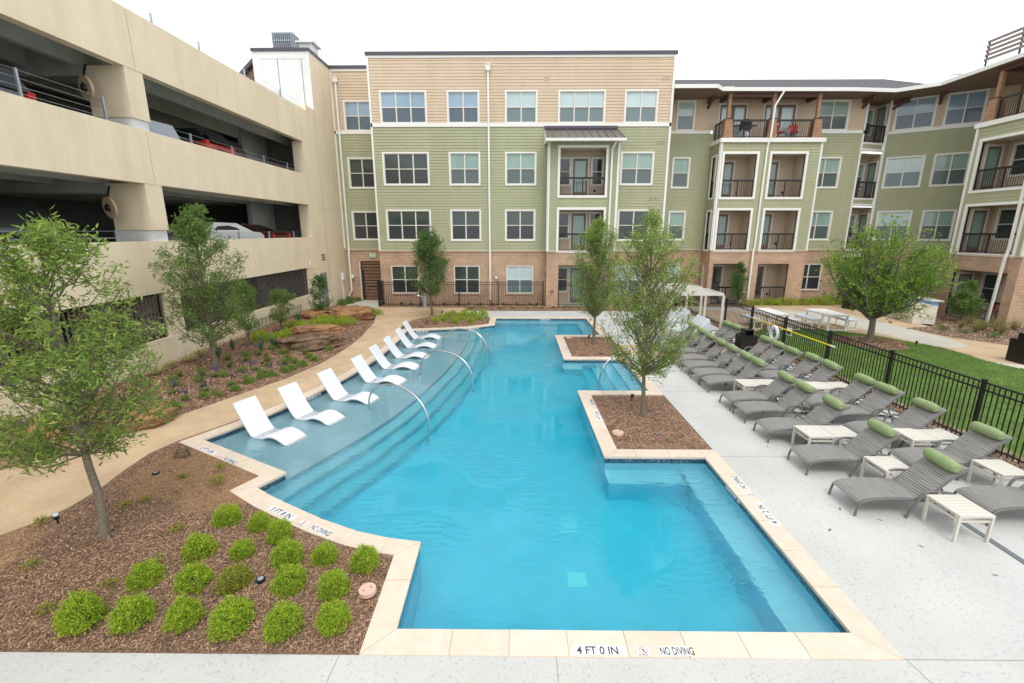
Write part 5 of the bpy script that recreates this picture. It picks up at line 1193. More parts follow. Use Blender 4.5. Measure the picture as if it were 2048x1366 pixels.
place(5.35, 16.35, 'grey wicker chaise behind the island tree, just nearer than the first cabana'); place(5.4, 17.35, 'grey wicker chaise behind the island tree, closest to the cabana cushions')
place(6.95, 17.0, 'grey wicker chaise right behind the black waste bin by the fence', R(2)); place(6.9, 17.65, 'farthest grey wicker chaise in front of the near cabana corner post')

# ------------------------------------------------------------------ side tables
def make_table():
    t_ = thing('side_table', (0,0,0), '', 'side table', 'pale slatted side tables between the chaises'); a, h = .245, .43
    m_ = MB()
    for k in range(7): y = -.262+k*.0755; m_.box(-.25,.25,y,y+.071,h-.018,h)
    m_.box(-.25,.25,-.27,-.262,h-.035,h-.001); m_.box(-.25,.25,.2665,.275,h-.035,h-.001); m_.build('table_top', M['table'], t_)
    m_ = MB()
    for s_ in (-1, 1):
        m_.box(-.215,.215,s_*.245-.012,s_*.245+.012,h-.115,h-.085); m_.box(s_*.225-.012,s_*.225+.012,-.233,.233,h-.115,h-.085); m_.box(-.215,.215,s_*.245-.012,s_*.245+.012,h-.045,h-.0185); m_.box(s_*.225-.012,s_*.225+.012,-.233,.233,h-.045,h-.0185)
    m_.build('apron', M['table'], t_)
    for x in (-.232,.232):
        for y in (-.25,.25): m_ = MB(); m_.box(x-.018,x+.018,y-.018,y+.018,0,h-.02); m_.build('leg', M['table'], t_)
    return t_
proto_t = make_table(); ft = True
for x, y, lab in ((6.49,5.98,'pale slatted side table nearest the camera at the right'),(6.43,7.2,'single pale slatted side table between the first two chaises by the pool'),
    (5.97,8.52,'pool-side table of the near pair in the row beside the pool'),(6.48,8.52,'fence-side table of the near pair in the row beside the pool'),
    (6.16,11.56,'pool-side table of the far pair in the row beside the pool'),(6.67,11.56,'fence-side table of the far pair in the row beside the pool'),
    (8.24,7.1,'pale slatted side table at the right edge in the fence row'),(7.87,8.38+.02,'left table of the near pair in the fence row'),(8.38,8.40,'right table of the near pair in the fence row'),
    (7.9,11.36,'left table of the far pair in the fence row'),(8.41,11.36,'right table of the far pair in the fence row')):
    o = proto_t if ft else copy_tree(proto_t); ft = False; o.location = (x, y, -.010); o['label'] = lab

# ------------------------------------------------------------------ fences
def fence(pts, name, lab, h=1.34, z0=0.0, sp=2.33, start=0.0):
    F_ = thing(name, (*pts[0], 0), lab, 'fence')
    for (a, b2) in zip(pts[:-1], pts[1:]):
        a, b2 = Vector(a), Vector(b2); d = b2-a; Ln = d.length; W = Wall(a, d); us = [0]+list(np.arange(start or sp, Ln-.4, sp))+[Ln]
        for u in us: m_ = MB(); m_.wbox(W, u-.032, u+.032, z0-.02, z0+h+.04, -.032, .032); m_.wbox(W, u-.04, u+.04, z0+h+.04, z0+h+.06, -.04, .04); m_.build('fence_post', M['bmetal'], F_)
        for u0, u1 in zip(us[:-1], us[1:]):
            m_ = MB()
            for z in (h-.02, h-.17, .09): m_.wbox(W, u0+.03, u1-.03, z0+z, z0+z+.03, -.016, .016)
            n = int((u1-u0)/.105)
            for k in range(1, n): u = u0+(u1-u0)*k/n; m_.wbox(W, u-.0085, u+.0085, z0+.03, z0+h-.02, -.0085, .0085)
            m_.build('fence_panel', M['bmetal'], F_)
    return F_
fence([(9.5,2.0),(9.5,26.95)], 'metal_fence', 'long black metal picket fence between the white deck and the lawn', start=2.23)
fence([(-8.1,26.95),(1.55,26.95)], 'metal_fence', 'dark metal picket fence in front of the brick wall, left of the balcony bay', h=1.42)
fence([(5.75,26.95),(9.45,26.95)], 'metal_fence', 'dark metal picket fence in front of the brick wall, right of the balcony bay', h=1.42)
fence([(2.45,26.9),(4.88,26.9)], 'metal_fence', 'short dark picket fence closing the ground floor opening of the balcony bay', h=1.40)
m_ = thing('open_gate', (-8.2, 26.9, 0), 'dark metal gate leaf standing open at the left end of the picket fence', 'gate')
g = MB(); Wo = Wall((-8.22, 26.85), (.16, 1))
g.wbox(Wo, 0, .09, 0, 1.5, -.045, .045); g.wbox(Wo, 1.05, 1.14, 0, 1.62, -.045, .045); g.build('gate_post', M['dmetal'], m_)
g = MB()
for k in range(10): g.wbox(Wo, .14+k*.092, .165+k*.092, .05, 1.4, -.01, .01)
for z in (.05,.75,1.4): g.wbox(Wo, .1, 1.04, z, z+.04, -.02, .02)
g.build('gate_leaf', M['dmetal'], m_)
g = MB(); g.wbox(Wo, .0, .08, .95, 1.02, .05, .07); g.build('latch', M['steel'], m_)
# safety gear on the fence
m_ = MB(); cx, cy, cz = 9.40, 16.22, .73; vs = []; n1_, n2_ = 28, 10
for i in range(n1_):
    a = 2*math.pi*i/n1_
    for j in range(n2_): b2 = 2*math.pi*j/n2_; r = .225+.062*math.cos(b2); vs.append((cx-.06+.055*math.sin(b2), cy+r*math.cos(a), cz+r*1.05*math.sin(a)))
m_.add(vs, [(i*n2_+j, ((i+1)%n1_)*n2_+j, ((i+1)%n1_)*n2_+(j+1)%n2_, i*n2_+(j+1)%n2_) for i in range(n1_) for j in range(n2_)], 0, True)
lr = thing('life_ring', (9.45, 16.22, .45), 'white life ring hanging on the black fence under the yellow pole', 'life ring'); m_.build('ring', M['plastic'], lr)
m_ = MB(); m_.tube(curve([(9.33,16.0,.95),(9.3,16.2,.75),(9.33,16.42,.72),(9.35,16.5,.5),(9.33,16.46,.3)]), .008, 6); m_.tube(curve([(9.33,16.5,.8),(9.28,16.65,.5),(9.33,16.5,.38)]), .008, 6); m_.build('rope', M['plastic'], lr)
m_ = MB(); m_.tube([(9.38,17.8,.98),(9.38,13.3,1.0)], .020, 8); yp = thing('rescue_pole', (9.38,15.5,1), 'long yellow rescue pole hung along the black fence', 'pole'); m_.build('shaft', M['yellow'], yp)
m_ = MB(); m_.tube([(9.38,13.3,1.0),(9.38,13.1,1.0)], .026, 8); m_.tube([(9.38,17.8,.98),(9.38,18.15,.98)], .014, 8); m_.build('end_cap', M['plastic'], yp)
m_ = MB(); m_.box(9.43,9.445,15.36,15.66,.82,1.08,0); m_.box(9.425,9.43,15.39,15.63,.85,.98,1); fs_ = m_.build('fence_sign', [M['plate'], M['text']], org=(9.44,15.5,.95), label='small white and black notice sign on the fence beside the life ring', cat='sign')

# ------------------------------------------------------------------ litter bins
def bin_(x, y, s_, h, lab, z0=0):
    t_ = thing('litter_bin', (x, y, z0), lab, 'litter bin', 'square slatted litter bins'); m_ = MB()
    m_.box(x-s_*.9,x+s_*.9,y-s_*.9,y+s_*.9,z0+.03,z0+h-.02,0)
    n = 8
    for k in range(n):
        c = -s_+s_*2*(k+.5)/n; w_ = s_/n*.72
        for sx in (-1, 1): m_.box(x+c-w_,x+c+w_,y+sx*s_-.012,y+sx*s_+.012,z0+.02,z0+h); m_.box(x+sx*s_-.012,x+sx*s_+.012,y+c-w_,y+c+w_,z0+.02,z0+h)
    m_.build('slatted_body', M['dmetal'], t_); m_ = MB(); m_.box(x-s_-.02,x+s_+.02,y-s_-.02,y+s_+.02,z0+h,z0+h+.03); m_.build('lid', M['bmetal'], t_)
    m_ = MB(); k = s_*.62; zt = z0+h+.03
    for a, b2 in ((-k,-k+.03),(k-.03,k)): m_.box(x+a,x+b2,y-k,y+k,zt,zt+.2)
    m_.box(x-k,x+k,y-k,y+k,zt+.17,zt+.2); m_.box(x-k+.03,x+k-.03,y+k-.03,y+k-.002,zt,zt+.17); m_.build('hood', M['bmetal'], t_)
bin_(8.43, 16.35, .27, .62, 'black slatted litter bin among the chaises beside the fence'); bin_(17.2, 15.05, .3, .75, 'black slatted litter bin at the right edge beyond the lawn'); bin_(19.3, 26.2, .33, .85, 'dark slatted litter bin between the white table and the stone grill island')

# ------------------------------------------------------------------ cabanas and day beds
def cabana(x0, x1, y0, y1, lab, h=1.85):
    t_ = thing('cabana', ((x0+x1)/2, (y0+y1)/2, 0), lab, 'cabana', 'open frame cabanas on the deck')
    for x in (x0, x1):
        for y in (y0, y1): m_ = MB(); m_.box(x-.04,x+.04,y-.04,y+.04,-.012,h); m_.build('post', M['table'], t_)
    m_ = MB()
    for y in (y0, y1): m_.box(x0,x1,y-.038,y+.038,h-.001,h+.08)
    for x in (x0, x1): m_.box(x-.038,x+.038,y0+.04,y1-.04,h,h+.08)
    m_.build('top_frame', M['table'], t_); m_ = MB()
    for k in range(1, 6): y = y0+(y1-y0)*k/6; m_.box(x0+.04,x1-.04,y-.02,y+.02,h+.02,h+.06)
    m_.build('roof_slats', M['table'], t_)
    b_ = thing('day_bed', ((x0+x1)/2, (y0+y1)/2, 0), 'white cushioned day bed inside the %s' % ('near cabana' if y0 < 19 else 'far cabana'), 'day bed', 'day beds in the cabanas')
    m_ = MB(); m_.box(x0+.2,x1-.2,y0+.2,y1-.2,-.01,.28); m_.build('base', M['table'], b_)
    m_ = MB(); m_.box(x0+.22,x1-.75,y0+.22,y1-.22,.28,.42); m_.hexa([(x1-.75,y0+.22,.28),(x1-.2,y0+.22,.28),(x1-.2,y1-.22,.28),(x1-.75,y1-.22,.28),(x1-.77,y0+.22,.42),(x1-.35,y0+.22,.86),(x1-.35,y1-.22,.86),(x1-.77,y1-.22,.42)])
    o = m_.build('cushion', M['cushion'], b_); bv = o.modifiers.new('b', 'BEVEL'); bv.width = .03; bv.segments = 3
M['cushion'] = mat('pale_grey_cushion', (.62,.66,.70), .9)
cabana(6.15, 8.2, 18.05, 19.75, 'open beige metal cabana frame nearest the island tree'); cabana(6.15, 8.2, 20.2, 21.9, 'open beige metal cabana frame farther back by the fence corner')

# ------------------------------------------------------------------ picnic tables and benches
def long_table(x, y, lab):
    t_ = thing('picnic_table', (x, y, 0), lab, 'table', 'white picnic tables'); a, b2 = .46, .88; m_ = MB()
    for k in range(6): yy = -b2+k*b2/3; m_.box(x-a,x+a,y+yy+.004,y+yy+b2/3-.004,.70,.74)
    m_.box(x-a+.02,x+a-.02,y-b2+.02,y+b2-.02,.65,.699); m_.build('table_top', M['white'], t_)
    for sx in (-1, 1):
        for sy in (-1, 1): m_ = MB(); m_.box(x+sx*(a-.06)-.035,x+sx*(a-.06)+.035,y+sy*(b2-.08)-.035,y+sy*(b2-.08)+.035,0,.65); m_.build('leg', M['white'], t_)
    m_ = MB()
    for sy in (-1, 1): m_.box(x-a+.1,x+a-.1,y+sy*(b2-.08)-.025,y+sy*(b2-.08)+.025,.02,.06)
    m_.box(x-.025,x+.025,y-b2+.12,y+b2-.12,.02,.055); m_.build('foot_bar', M['white'], t_)
def bench(x, y, lab):
    t_ = thing('bench', (x, y, 0), lab, 'bench', 'white benches beside the picnic tables'); a, b2 = .2, .70; m_ = MB(); m_.box(x-a,x+a,y-b2,y+b2,.40,.46); m_.build('seat', M['cushion'], t_)
    m_ = MB(); m_.box(x-a+.01,x+a-.01,y-b2+.01,y+b2-.01,.35,.399); m_.build('frame', M['white'], t_)
    for sy in (-1, 1):
        m_ = MB()
        for sx in (-1, 1): m_.box(x+sx*.17-.025,x+sx*.17+.025,y+sy*(b2-.06)-.025,y+sy*(b2-.06)+.025,0,.35)
        m_.box(x-.145,x+.145,y+sy*(b2-.06)-.02,y+sy*(b2-.06)+.02,.0,.04); m_.build('leg', M['white'], t_)
long_table(14.25, 20.8, 'long white picnic table standing in the open right of the life ring'); bench(13.6, 21.1, 'white bench on the left side of the open picnic table'); bench(15.15, 20.95, 'white bench on the right side of the open picnic table')
long_table(11.7, 20.95, 'long white picnic table seen partly through the black fence'); bench(11.0, 21.1, 'white bench left of the picnic table behind the fence'); bench(12.6, 20.9, 'white bench right of the picnic table behind the fence')

# ------------------------------------------------------------------ stone grill island
GI = thing('grill_island', (19.3, 22.5, 0), 'cream limestone outdoor kitchen island with pale counter', 'kitchen island')
i0 = Vector((19.05, 21.75)); dv = Vector((.18, 1)).normalized(); nv_ = Vector((dv.y, -dv.x))
def ibox(u0, u1, v0, v1, z0, z1, name, mt, par):
    m_ = MB(); P4 = [i0+dv*u+nv_*v for u, v in ((u0,v0),(u0,v1),(u1,v1),(u1,v0))]; m_.hexa([(*p, z0) for p in P4]+[(*p, z1) for p in P4]); 
    for f_i in range(len(m_.f)):
        fc = [m_.v[k] for k in m_.f[f_i]]; m_.uv[f_i] = [((Vector(p[:2])-i0).dot(dv)+(Vector(p[:2])-i0).dot(nv_), p[2]) for p in fc]
    return m_.build(name, mt, par)
ibox(0,.95,0,.95,0,.90,'stone_base',M['stone'],GI); ibox(1.5,4.6,0,.95,0,.90,'stone_base',M['stone'],GI); ibox(.95,1.5,.25,.95,0,.90,'stone_base',M['stone'],GI)
ibox(-.05,.94,-.05,.62,.90,.95,'counter',M['counter'] if 'counter' in M else M.setdefault('counter', mat('limestone_counter', (.58,.57,.52), .5)),GI); ibox(1.52,4.65,-.05,.62,.90,.95,'counter',M['counter'],GI)
ibox(0,4.6,.62,.95,.90,1.10,'raised_bar',mat('blue_tile', (.18,.32,.48), .3),GI); ibox(-.08,4.68,.58,1.1,1.10,1.15,'bar_top',M['counter'],GI)
gr = thing('grill', (*(i0+dv*1.2), .9), 'stainless steel barbecue grill with closed hood set in the stone island', 'grill')
ibox(.98,1.47,.0,.24,.05,.80,'cabinet',M['steel'],gr); ibox(.96,1.49,-.06,.58,.80,.97,'control_panel',M['steel'],gr)
m_ = MB(); pr = [(.0,.97),(.02,1.12),(.12,1.25),(.3,1.30),(.48,1.25),(.56,1.12),(.58,.97)]
for u0, u1 in ((.97,1.48),):
    A_ = [(*(i0+dv*u0+nv_*v), z) for v, z in pr]; B_ = [(*(i0+dv*u1+nv_*v), z) for v, z in pr]
    for k in range(len(pr)-1): m_.face([A_[k],A_[k+1],B_[k+1],B_[k]][::-1])
    m_.face(A_); m_.face(B_[::-1])
m_.build('hood', M['steel'], gr); m_ = MB(); a = i0+dv*1.02-nv_*.04; b2 = i0+dv*1.43-nv_*.04; m_.tube([(*a,1.08),(*b2,1.08)], .014, 8); m_.build('handle', M['steel'], gr)

# ------------------------------------------------------------------ shower post, valve covers, small lamps, fittings
SH = thing('shower_post', (-5.38, 26.33, 0), 'grey cylindrical shower post with small basin in front of the picket fence', 'shower')
m_ = MB(); m_.cyl(-5.38,26.33,-.01,.82,.13,.12,18); m_.lathe([(.12,.82),(.1,.86),(0,.88)], -5.38, 26.33, 18); m_.build('post', M['galv'], SH); m_ = MB(); m_.lathe([(.0,.62),(.12,.66),(.15,.72)], -5.72, 26.3, 14); m_.tube([(-5.45,26.33,.66),(-5.72,26.3,.64)], .03, 8); m_.build('basin', M['steel'], SH)
def cover(x, y, z, r, lab):
    m_ = MB(); m_.cyl(x,y,z-.03,z+.02,r,r*.98,28)
    for s_ in (-1, 1): m_.cyl(x+s_*r*.35,y+s_*r*.3,z+.02,z+.023,r*.09,r*.09,8,1)
    m_.build('valve_cover', [M['terra'], M['bmetal']], org=(x,y,z), label=lab, cat='cover', group='round pink valve covers in the beds')
cover(-1.81,4.66,.06,.105,'round pink valve cover in the shrub bed beside the near pool corner'); cover(2.22,9.24,.03,.125,'round pink valve cover in the near island bed'); cover(2.17,18.43,.03,.12,'round pink valve cover in the far island bed')
def uplight(x, y, z, lab, up=True, tilt=(.3,.2)):
    t_ = thing('garden_uplight', (x,y,z), lab, 'garden light', 'black garden uplights'); m_ = MB()
    if up:
        d = Vector((tilt[0], tilt[1], 1)).normalized(); b_ = Vector((x,y,z+.09)); m_.tube([(x,y,z-.03),(x,y,z+.09)], .012, 6); m_.tube([b_-d*.02, b_+d*.10], [.032,.042], 14); m_.build('housing', M['bmetal'], t_)
        m_ = MB(); m_.tube([b_+d*.098, b_+d*.102], .036, 14); m_.build('lens', M['galv'], t_)
    else:
        m_.cyl(x,y,z-.02,z+.03,.06,.055,16); m_.build('housing', M['bmetal'], t_); m_ = MB(); m_.cyl(x,y,z+.03,z+.034,.035,.035,12); m_.build('lens', M['galv'], t_)
uplight(-6.9,5.95,.04,'black uplight beside the tan path, left of the big tree trunk', tilt=(.5,-.5)); uplight(-6.5,7.35,.06,'flat black light in the orange soil right of the tan path', False); uplight(-3.18,4.78,.08,'round black well light among the near shrubs', False)
uplight(3.0,11.2,.02,'black uplight at the foot of the near island tree', tilt=(.2,.3)); uplight(3.05,9.15,.02,'round black light in the front of the near island bed', False); uplight(2.95,18.2,.02,'black uplight at the foot of the far island tree'); uplight(3.05,15.95,.02,'flat black light at the front of the far island bed', False)
uplight(-4.0,23.9,.03,'black uplight beside the dark tree at the far pool corner'); uplight(15.4,17.2,.03,'black uplight on the lawn right of the large round tree'); uplight(-8.35,14.3,.12,'black light in the garage side bed among the salvias', False); uplight(-7.4,17.0,.08,'black light between the salvias and the large dark boulder', False)
m_ = MB(); m_.box(1.98,2.14,26.7,26.79,.86,.98,0); m_.tube([(2.02,26.7,.92),(2.02,26.62,.92)],.04,10,1); m_.tube([(2.1,26.7,.92),(2.1,26.62,.92)],.04,10,1)
m_.build('fire_connection', [M['red'], M['steel']], org=(2.06,26.75,.92), label='small red and brass hose connection on the brick pier', cat='hose connection')
m_ = MB(); m_.lathe([(0,1.52),(.06,1.53),(.08,1.62),(.05,1.70),(0,1.71)], -1.25, 27.5, 12); m_.build('wall_lamp', M['plastic'], org=(-1.25,27.55,1.6), label='small white wall lamp right of the brick wall downspout', cat='lamp')
# things on the terraces
KB = thing('kettle_barbecue', (13.3, 28.9, 9.55), 'black barbecue with side shelves on the cedar post terrace', 'barbecue')
m_ = MB(); m_.box(13.05,13.6,28.7,29.1,10.1,10.45); m_.lathe([(.3,10.45),(.27,10.6),(.12,10.68),(0,10.69)],13.32,28.9,14); m_.build('hood', M['bmetal'], KB); m_ = MB(); m_.box(12.7,13.04,28.75,29.05,10.3,10.34); m_.box(13.61,13.95,28.75,29.05,10.3,10.34); m_.build('shelf', M['bmetal'], KB)
m_ = MB()
for x in (13.08,13.57):
    for y in (28.72,29.08): m_.box(x-.015,x+.015,y-.015,y+.015,9.55,10.1)
m_.build('legs_frame', M['galv'], KB)
m_ = MB(); m_.lathe([(0,9.56),(.12,9.57),(.13,9.85),(.08,9.95),(0,9.97)],13.4,28.75,14); m_.build('gas_bottle', M['plastic'], org=(13.4,28.75,9.55), label='white gas bottle under the black terrace barbecue', cat='gas bottle')
def chair(x, y, z, rz, lab, mt=None):
    t_ = thing('folding_chair', (x,y,z), lab, 'chair', 'red fabric chairs on the balconies', rz); o_ = ORG[t_.name]
    def lp(m_, n_, mm_):
        o = m_.build(n_, mm_, None); o.parent = t_
    m_ = MB(); m_.box(-.24,.24,-.22,.22,.40,.43); lp(m_, 'seat', mt or M['red']); m_ = MB(); m_.hexa([(-.24,.2,.43),(.24,.2,.43),(.24,.23,.43),(-.24,.23,.43),(-.24,.3,.88),(.24,.3,.88),(.24,.33,.88),(-.24,.33,.88)]); lp(m_, 'backrest', mt or M['red'])
    for sx in (-1, 1):
        m_ = MB(); m_.tube([(sx*.26,-.22,0),(sx*.26,.25,.62)],.014,6); m_.tube([(sx*.26,.25,0),(sx*.26,-.22,.62),(sx*.26,.28,.64)],.014,6); lp(m_, 'leg', M['plastic'])
chair(15.4,28.95,9.55,R(20),'red folding chair on the left side of the terrace table'); chair(16.2,28.95,9.55,R(-15),'red folding chair on the right of the terrace above the bay')
chair(23.6,23.9,.05,R(-70),'red folding chair on the left of the ground patio behind the small tree'); chair(23.6,22.6,.05,R(-95),'red folding chair on the right of the ground patio by the brick corner')
m_ = MB(); m_.lathe([(.0,9.56),(.62,9.56),(.68,9.9),(.64,9.93),(.6,9.62),(0,9.6)],23.85,22.4,24); m_.build('paddling_pool', M['blue'], org=(23.85,22.4,9.55), label='bright blue plastic tub behind the top right terrace railing', cat='tub')
m_ = MB(); m_.box(24.3,24.5,22.2,22.5,9.9,10.5,0); m_.box(24.05,24.25,22.0,22.2,9.7,10.35,1); m_.build('storage_pile', [M['creamflat'], M['bmetal']], org=(24.3,22.3,9.6), label='cream and black bundle standing behind the blue tub on the terrace', cat='bundle')
def small_table(x, y, z, lab):
    t_ = thing('bistro_table', (x,y,z), lab, 'table'); m_ = MB(); m_.cyl(x,y,z+.66,z+.69,.28,.28,20); m_.build('table_top', M['bmetal'], t_); m_ = MB(); m_.cyl(x,y,z,z+.66,.02,.02,8); m_.cyl(x,y,z,z+.02,.2,.18,16); m_.build('pedestal', M['bmetal'], t_)
small_table(21.5,30.4,6.35,'small black bistro table on the third floor corner balcony')
# ladder lying on its side along the garage wall
LD = thing('ladder', (-10.75, 20, .3), 'pale timber ladder lying on edge along the garage wall behind the shrubs', 'ladder')
M['ladder'] = mat('weathered_ladder', (.44,.38,.29), .8)
for z in (.42,.74):
    m_ = MB(); m_.box(-10.80,-10.72,17.7,22.4,z,z+.05); m_.build('rail', M['ladder'], LD)
m_ = MB()
for k in range(16): y = 17.9+k*.29; m_.bar((-10.76,y,.46),(-10.76,y+.06,.75),.04,.05,up=(1,0,0))
m_.build('rungs', M['ladder'], LD)
# loose leaves and twigs on the deck
for (px, py) in ((1680,1018),(1660,1060),(1535,893),(1990,1150),(1760,1040),(1842,1092)):
    q = G(px, py, -.008); m_ = MB(); a = random.uniform(0, 3); d = Vector((math.cos(a), math.sin(a), 0)); s_ = Vector((-d.y, d.x, 0)); c = Vector(q)
    m_.face([c-d*.045, c+s_*.012+Vector((0,0,.012)), c+d*.045+Vector((0,0,.006)), c-s_*.012]); 
    m_.build('dry_leaf', M['timber_dk'], org=tuple(q), label='small brown dry leaf lying on the white deck', cat='leaf', group='dry leaves scattered on the white deck')

# ------------------------------------------------------------------ trees
def tree(lab, base, H, prof, z0, trunk_r, nprim, nsec, nleaf, leaf, mt, bark='bark', lean=(0,0), rise=1.1, stems=1, seed=1, clump=.06, rosette=6, cut_=None, seclen=.45, name='tree', group=None, fork=None):
    """prof: crown radius as a function of height fraction; leaves sit in rosettes along curved twigs"""
    r_ = np.random.default_rng(seed); bx, by, bz = base; t_ = thing(name, base, lab, 'tree', group); tb = MB(); tips = []
    lx, ly = lean; wob = r_.uniform(-.04, .04, (stems, 8, 2))
    def axis(z, s=0):
        f_ = z/H; k = min(int(f_*7), 6); fr = f_*7-k; wv_ = wob[s, k]*(1-fr)+wob[s, k+1]*fr
        sp = (0, 0) if stems == 1 else (.28*math.cos(2.1*s+seed)*f_*H*.35, .28*math.sin(2.1*s+seed)*f_*H*.35)
        return Vector((bx+lx*f_+wv_[0]+sp[0], by+ly*f_+wv_[1]+sp[1], bz+z))
    top = fork if fork else H*.93
    for s in range(stems):
        pts = [axis(z, s) for z in np.linspace(0, top, 12)]; rr = [trunk_r*(1-.8*k/11)*(1.35 if k == 0 else 1) for k in range(12)]
        if fork: rr = [trunk_r*(1-.25*k/11)*(1.3 if k == 0 else 1) for k in range(12)]
        if stems > 1: rr = [r*.6 for r in rr]
        tb.tube(pts, rr, 9)
    tb.build('trunk', M[bark], t_); bb = MB()
    if not fork:
        for k in range(5): a = k*1.3+seed; bb.tube([Vector((bx,by,bz+.08))+Vector((math.cos(a),math.sin(a),0))*trunk_r*.6, Vector((bx,by,bz-.02))+Vector((math.cos(a),math.sin(a),0))*trunk_r*2.2], [trunk_r*.5, trunk_r*.15], 5)
    P = []
    for i in range(nprim):
        s = i % stems; f_ = r_.uniform(0, 1)**.8; zt = z0+(H-z0)*f_; rad = prof(f_)*r_.uniform(.72, 1.05)
        az = 2*math.pi*((i*.618) % 1)+r_.normal(0, .25); zs = max(z0*.82 if not fork else fork*.85, zt-rad*rise*r_.uniform(.8, 1.2)); zs = min(zs, top)
        A_ = axis(zs, s); c0_ = axis(min(zt, H), 0); B_ = Vector((c0_.x+rad*math.cos(az), c0_.y+rad*math.sin(az), bz+zt))
        if cut_ and cut_(B_): continue
        Ln = (B_-A_).length; mid = A_.lerp(B_, .5)+Vector((0,0,-.10*Ln))+Vector(r_.normal(0, .05*Ln, 3)); pts = [A_.lerp(mid, .5)+Vector(r_.normal(0,.02*Ln,3)), mid, mid.lerp(B_, .5)+Vector(r_.normal(0,.03*Ln,3)), B_]
        pts = curve([A_]+pts, 2); rb = max(.006, trunk_r*.30*min(1, Ln/1.2)) if not fork else max(.008, trunk_r*.38*min(1, Ln/2))
        bb.tube(pts, [rb*(1-.82*k/(len(pts)-1)) for k in range(len(pts))], 5, cap=False)
        for j in range(nsec):
            q = r_.uniform(.22, 1)**.8; p0 = pts[min(int(q*(len(pts)-1)), len(pts)-1)]; dr = (B_-A_).normalized()
            dv_ = (dr*.7+Vector(r_.normal(0, .55, 3))+Vector((0,0,.35))).normalized(); l2 = Ln*seclen*r_.uniform(.5, 1.1)*(1.15-q*.6); p1 = p0+dv_*l2*.5+Vector(r_.normal(0,.03,3)); p2 = p0+dv_*l2+Vector((0,0,.06*l2))
            bb.tube([p0, p1, p2], [.006, .004, .002], 3, cap=False)
            P += [(p0.lerp(p1, v), 1) for v in (.4, .8)]+[(p1.lerp(p2, v), 1) for v in (.2, .5, .8, 1.0)]
        P += [(pts[-1], 1), (pts[-2], 1)]
    bb.build('branches', M[bark], t_)
    pts = np.array([tuple(p[0]) for p in P]); n = max(1, nleaf//rosette); idx = r_.integers(0, len(pts), n); c = pts[idx]+r_.normal(0, clump, (n, 3))
    cc = np.repeat(c, rosette, 0)+r_.normal(0, leaf[0]*.45, (n*rosette, 3))
    V, Q = leafcloud(cc, leaf[0], leaf[1], flat=.3, r=r_)
    npmesh('foliage', V, Q, mt, t_)
    return t_
lerp_prof = lambda xs: (lambda f: float(np.interp(f, [x[0] for x in xs], [x[1] for x in xs])))
tree('young willow oak with slim bare trunk in the near bed at the left edge', (-5.8,5.57,.05), 4.38, lerp_prof([(0,.85),(.12,1.08),(.35,1.02),(.6,.95),(.82,.75),(1,.35)]), 1.6, .058, 90, 7, 13500, (.10,.023), L_['near'], lean=(-.12,.1), rise=1.2, seed=3, clump=.05, seclen=.34, name='willow_oak')
tree('mid-sized oak with leaning trunk in the garage side bed', (-9.3,13.34,.1), 4.85, lerp_prof([(0,.75),(.15,1.15),(.35,1.05),(.5,.95),(.6,1.2),(.8,.62),(1,.15)]), 1.15, .075, 100, 7, 20000, (.075,.028), L_['oak'], lean=(.15,-.05), rise=1.0, seed=8, clump=.08, name='oak_tree')
tree('short multi-stem tree just right of the garage side oak', (-9.75,16.0,.2), 2.35, lerp_prof([(0,.3),(.3,.62),(.7,.5),(1,.12)]), .75, .035, 34, 6, 5600, (.075,.026), L_['oak'], stems=3, seed=21, clump=.05, name='young_oak', group='young oaks planted along the garage')
tree('small sapling in front of the ladder by the garage wall', (-9.9,18.6,.2), 2.0, lerp_prof([(0,.3),(.3,.55),(.7,.4),(1,.12)]), .6, .03, 26, 6, 3800, (.08,.03), L_['oak'], stems=2, seed=31, clump=.06, name='young_oak', group='young oaks planted along the garage')
tree('small dark sapling standing over the far orange boulder', (-9.6,22.0,.1), 2.15, lerp_prof([(0,.35),(.25,.62),(.6,.5),(1,.12)]), .65, .035, 28, 6, 4600, (.08,.032), L_['dark'], seed=41, clump=.06, name='young_oak', group='young oaks planted along the garage')
tree('dark green upright oak in the shrub bed at the far pool corner', (-4.46,23.5,.06), 4.3, lerp_prof([(0,.65),(.2,1.12),(.45,1.08),(.6,.9),(.8,.78),(1,.2)]), 1.25, .06, 100, 7, 19000, (.085,.030), L_['dark'], seed=5, clump=.10, rise=1.0, name='oak_tree')
tree('slender upright tree in the far island bed between pool alcoves', (3.06,17.5,0), 4.78, lerp_prof([(0,.5),(.15,.85),(.4,.95),(.7,.85),(.88,.5),(1,.1)]), 1.3, .058, 110, 7, 21000, (.078,.022), L_['near'], seed=12, clump=.07, rise=2.2, name='willow_oak')
tree('airy light green tree in the near island bed beside the pool', (3.0,10.25,0), 4.72, lerp_prof([(0,.75),(.12,1.0),(.35,1.08),(.55,1.0),(.75,.88),(.9,.58),(1,.15)]), 1.25, .052, 115, 7, 16500, (.075,.021), L_['near'], bark='bark', seed=17, clump=.06, rise=1.5, seclen=.38, name='willow_oak')
tree('large round-crowned tree on the lawn with low forking trunk', (14.1,17.85,.05), 4.75, lerp_prof([(0,1.3),(.12,1.9),(.3,2.2),(.5,2.15),(.7,1.75),(.87,1.1),(1,.3)]), 1.85, .13, 60, 8, 21000, (.09,.048), L_['elm'], bark='bark2', seed=23, clump=.12, rise=.7, fork=.95, seclen=.34, name='elm_tree')
tree('narrow columnar tree in front of the ground floor patio of the centre bay', (13.25,27.3,0), 2.45, lerp_prof([(0,.3),(.3,.5),(.7,.42),(1,.1)]), .45, .03, 40, 6, 6000, (.085,.035), L_['dark'], seed=51, name='columnar_tree', clump=.06)
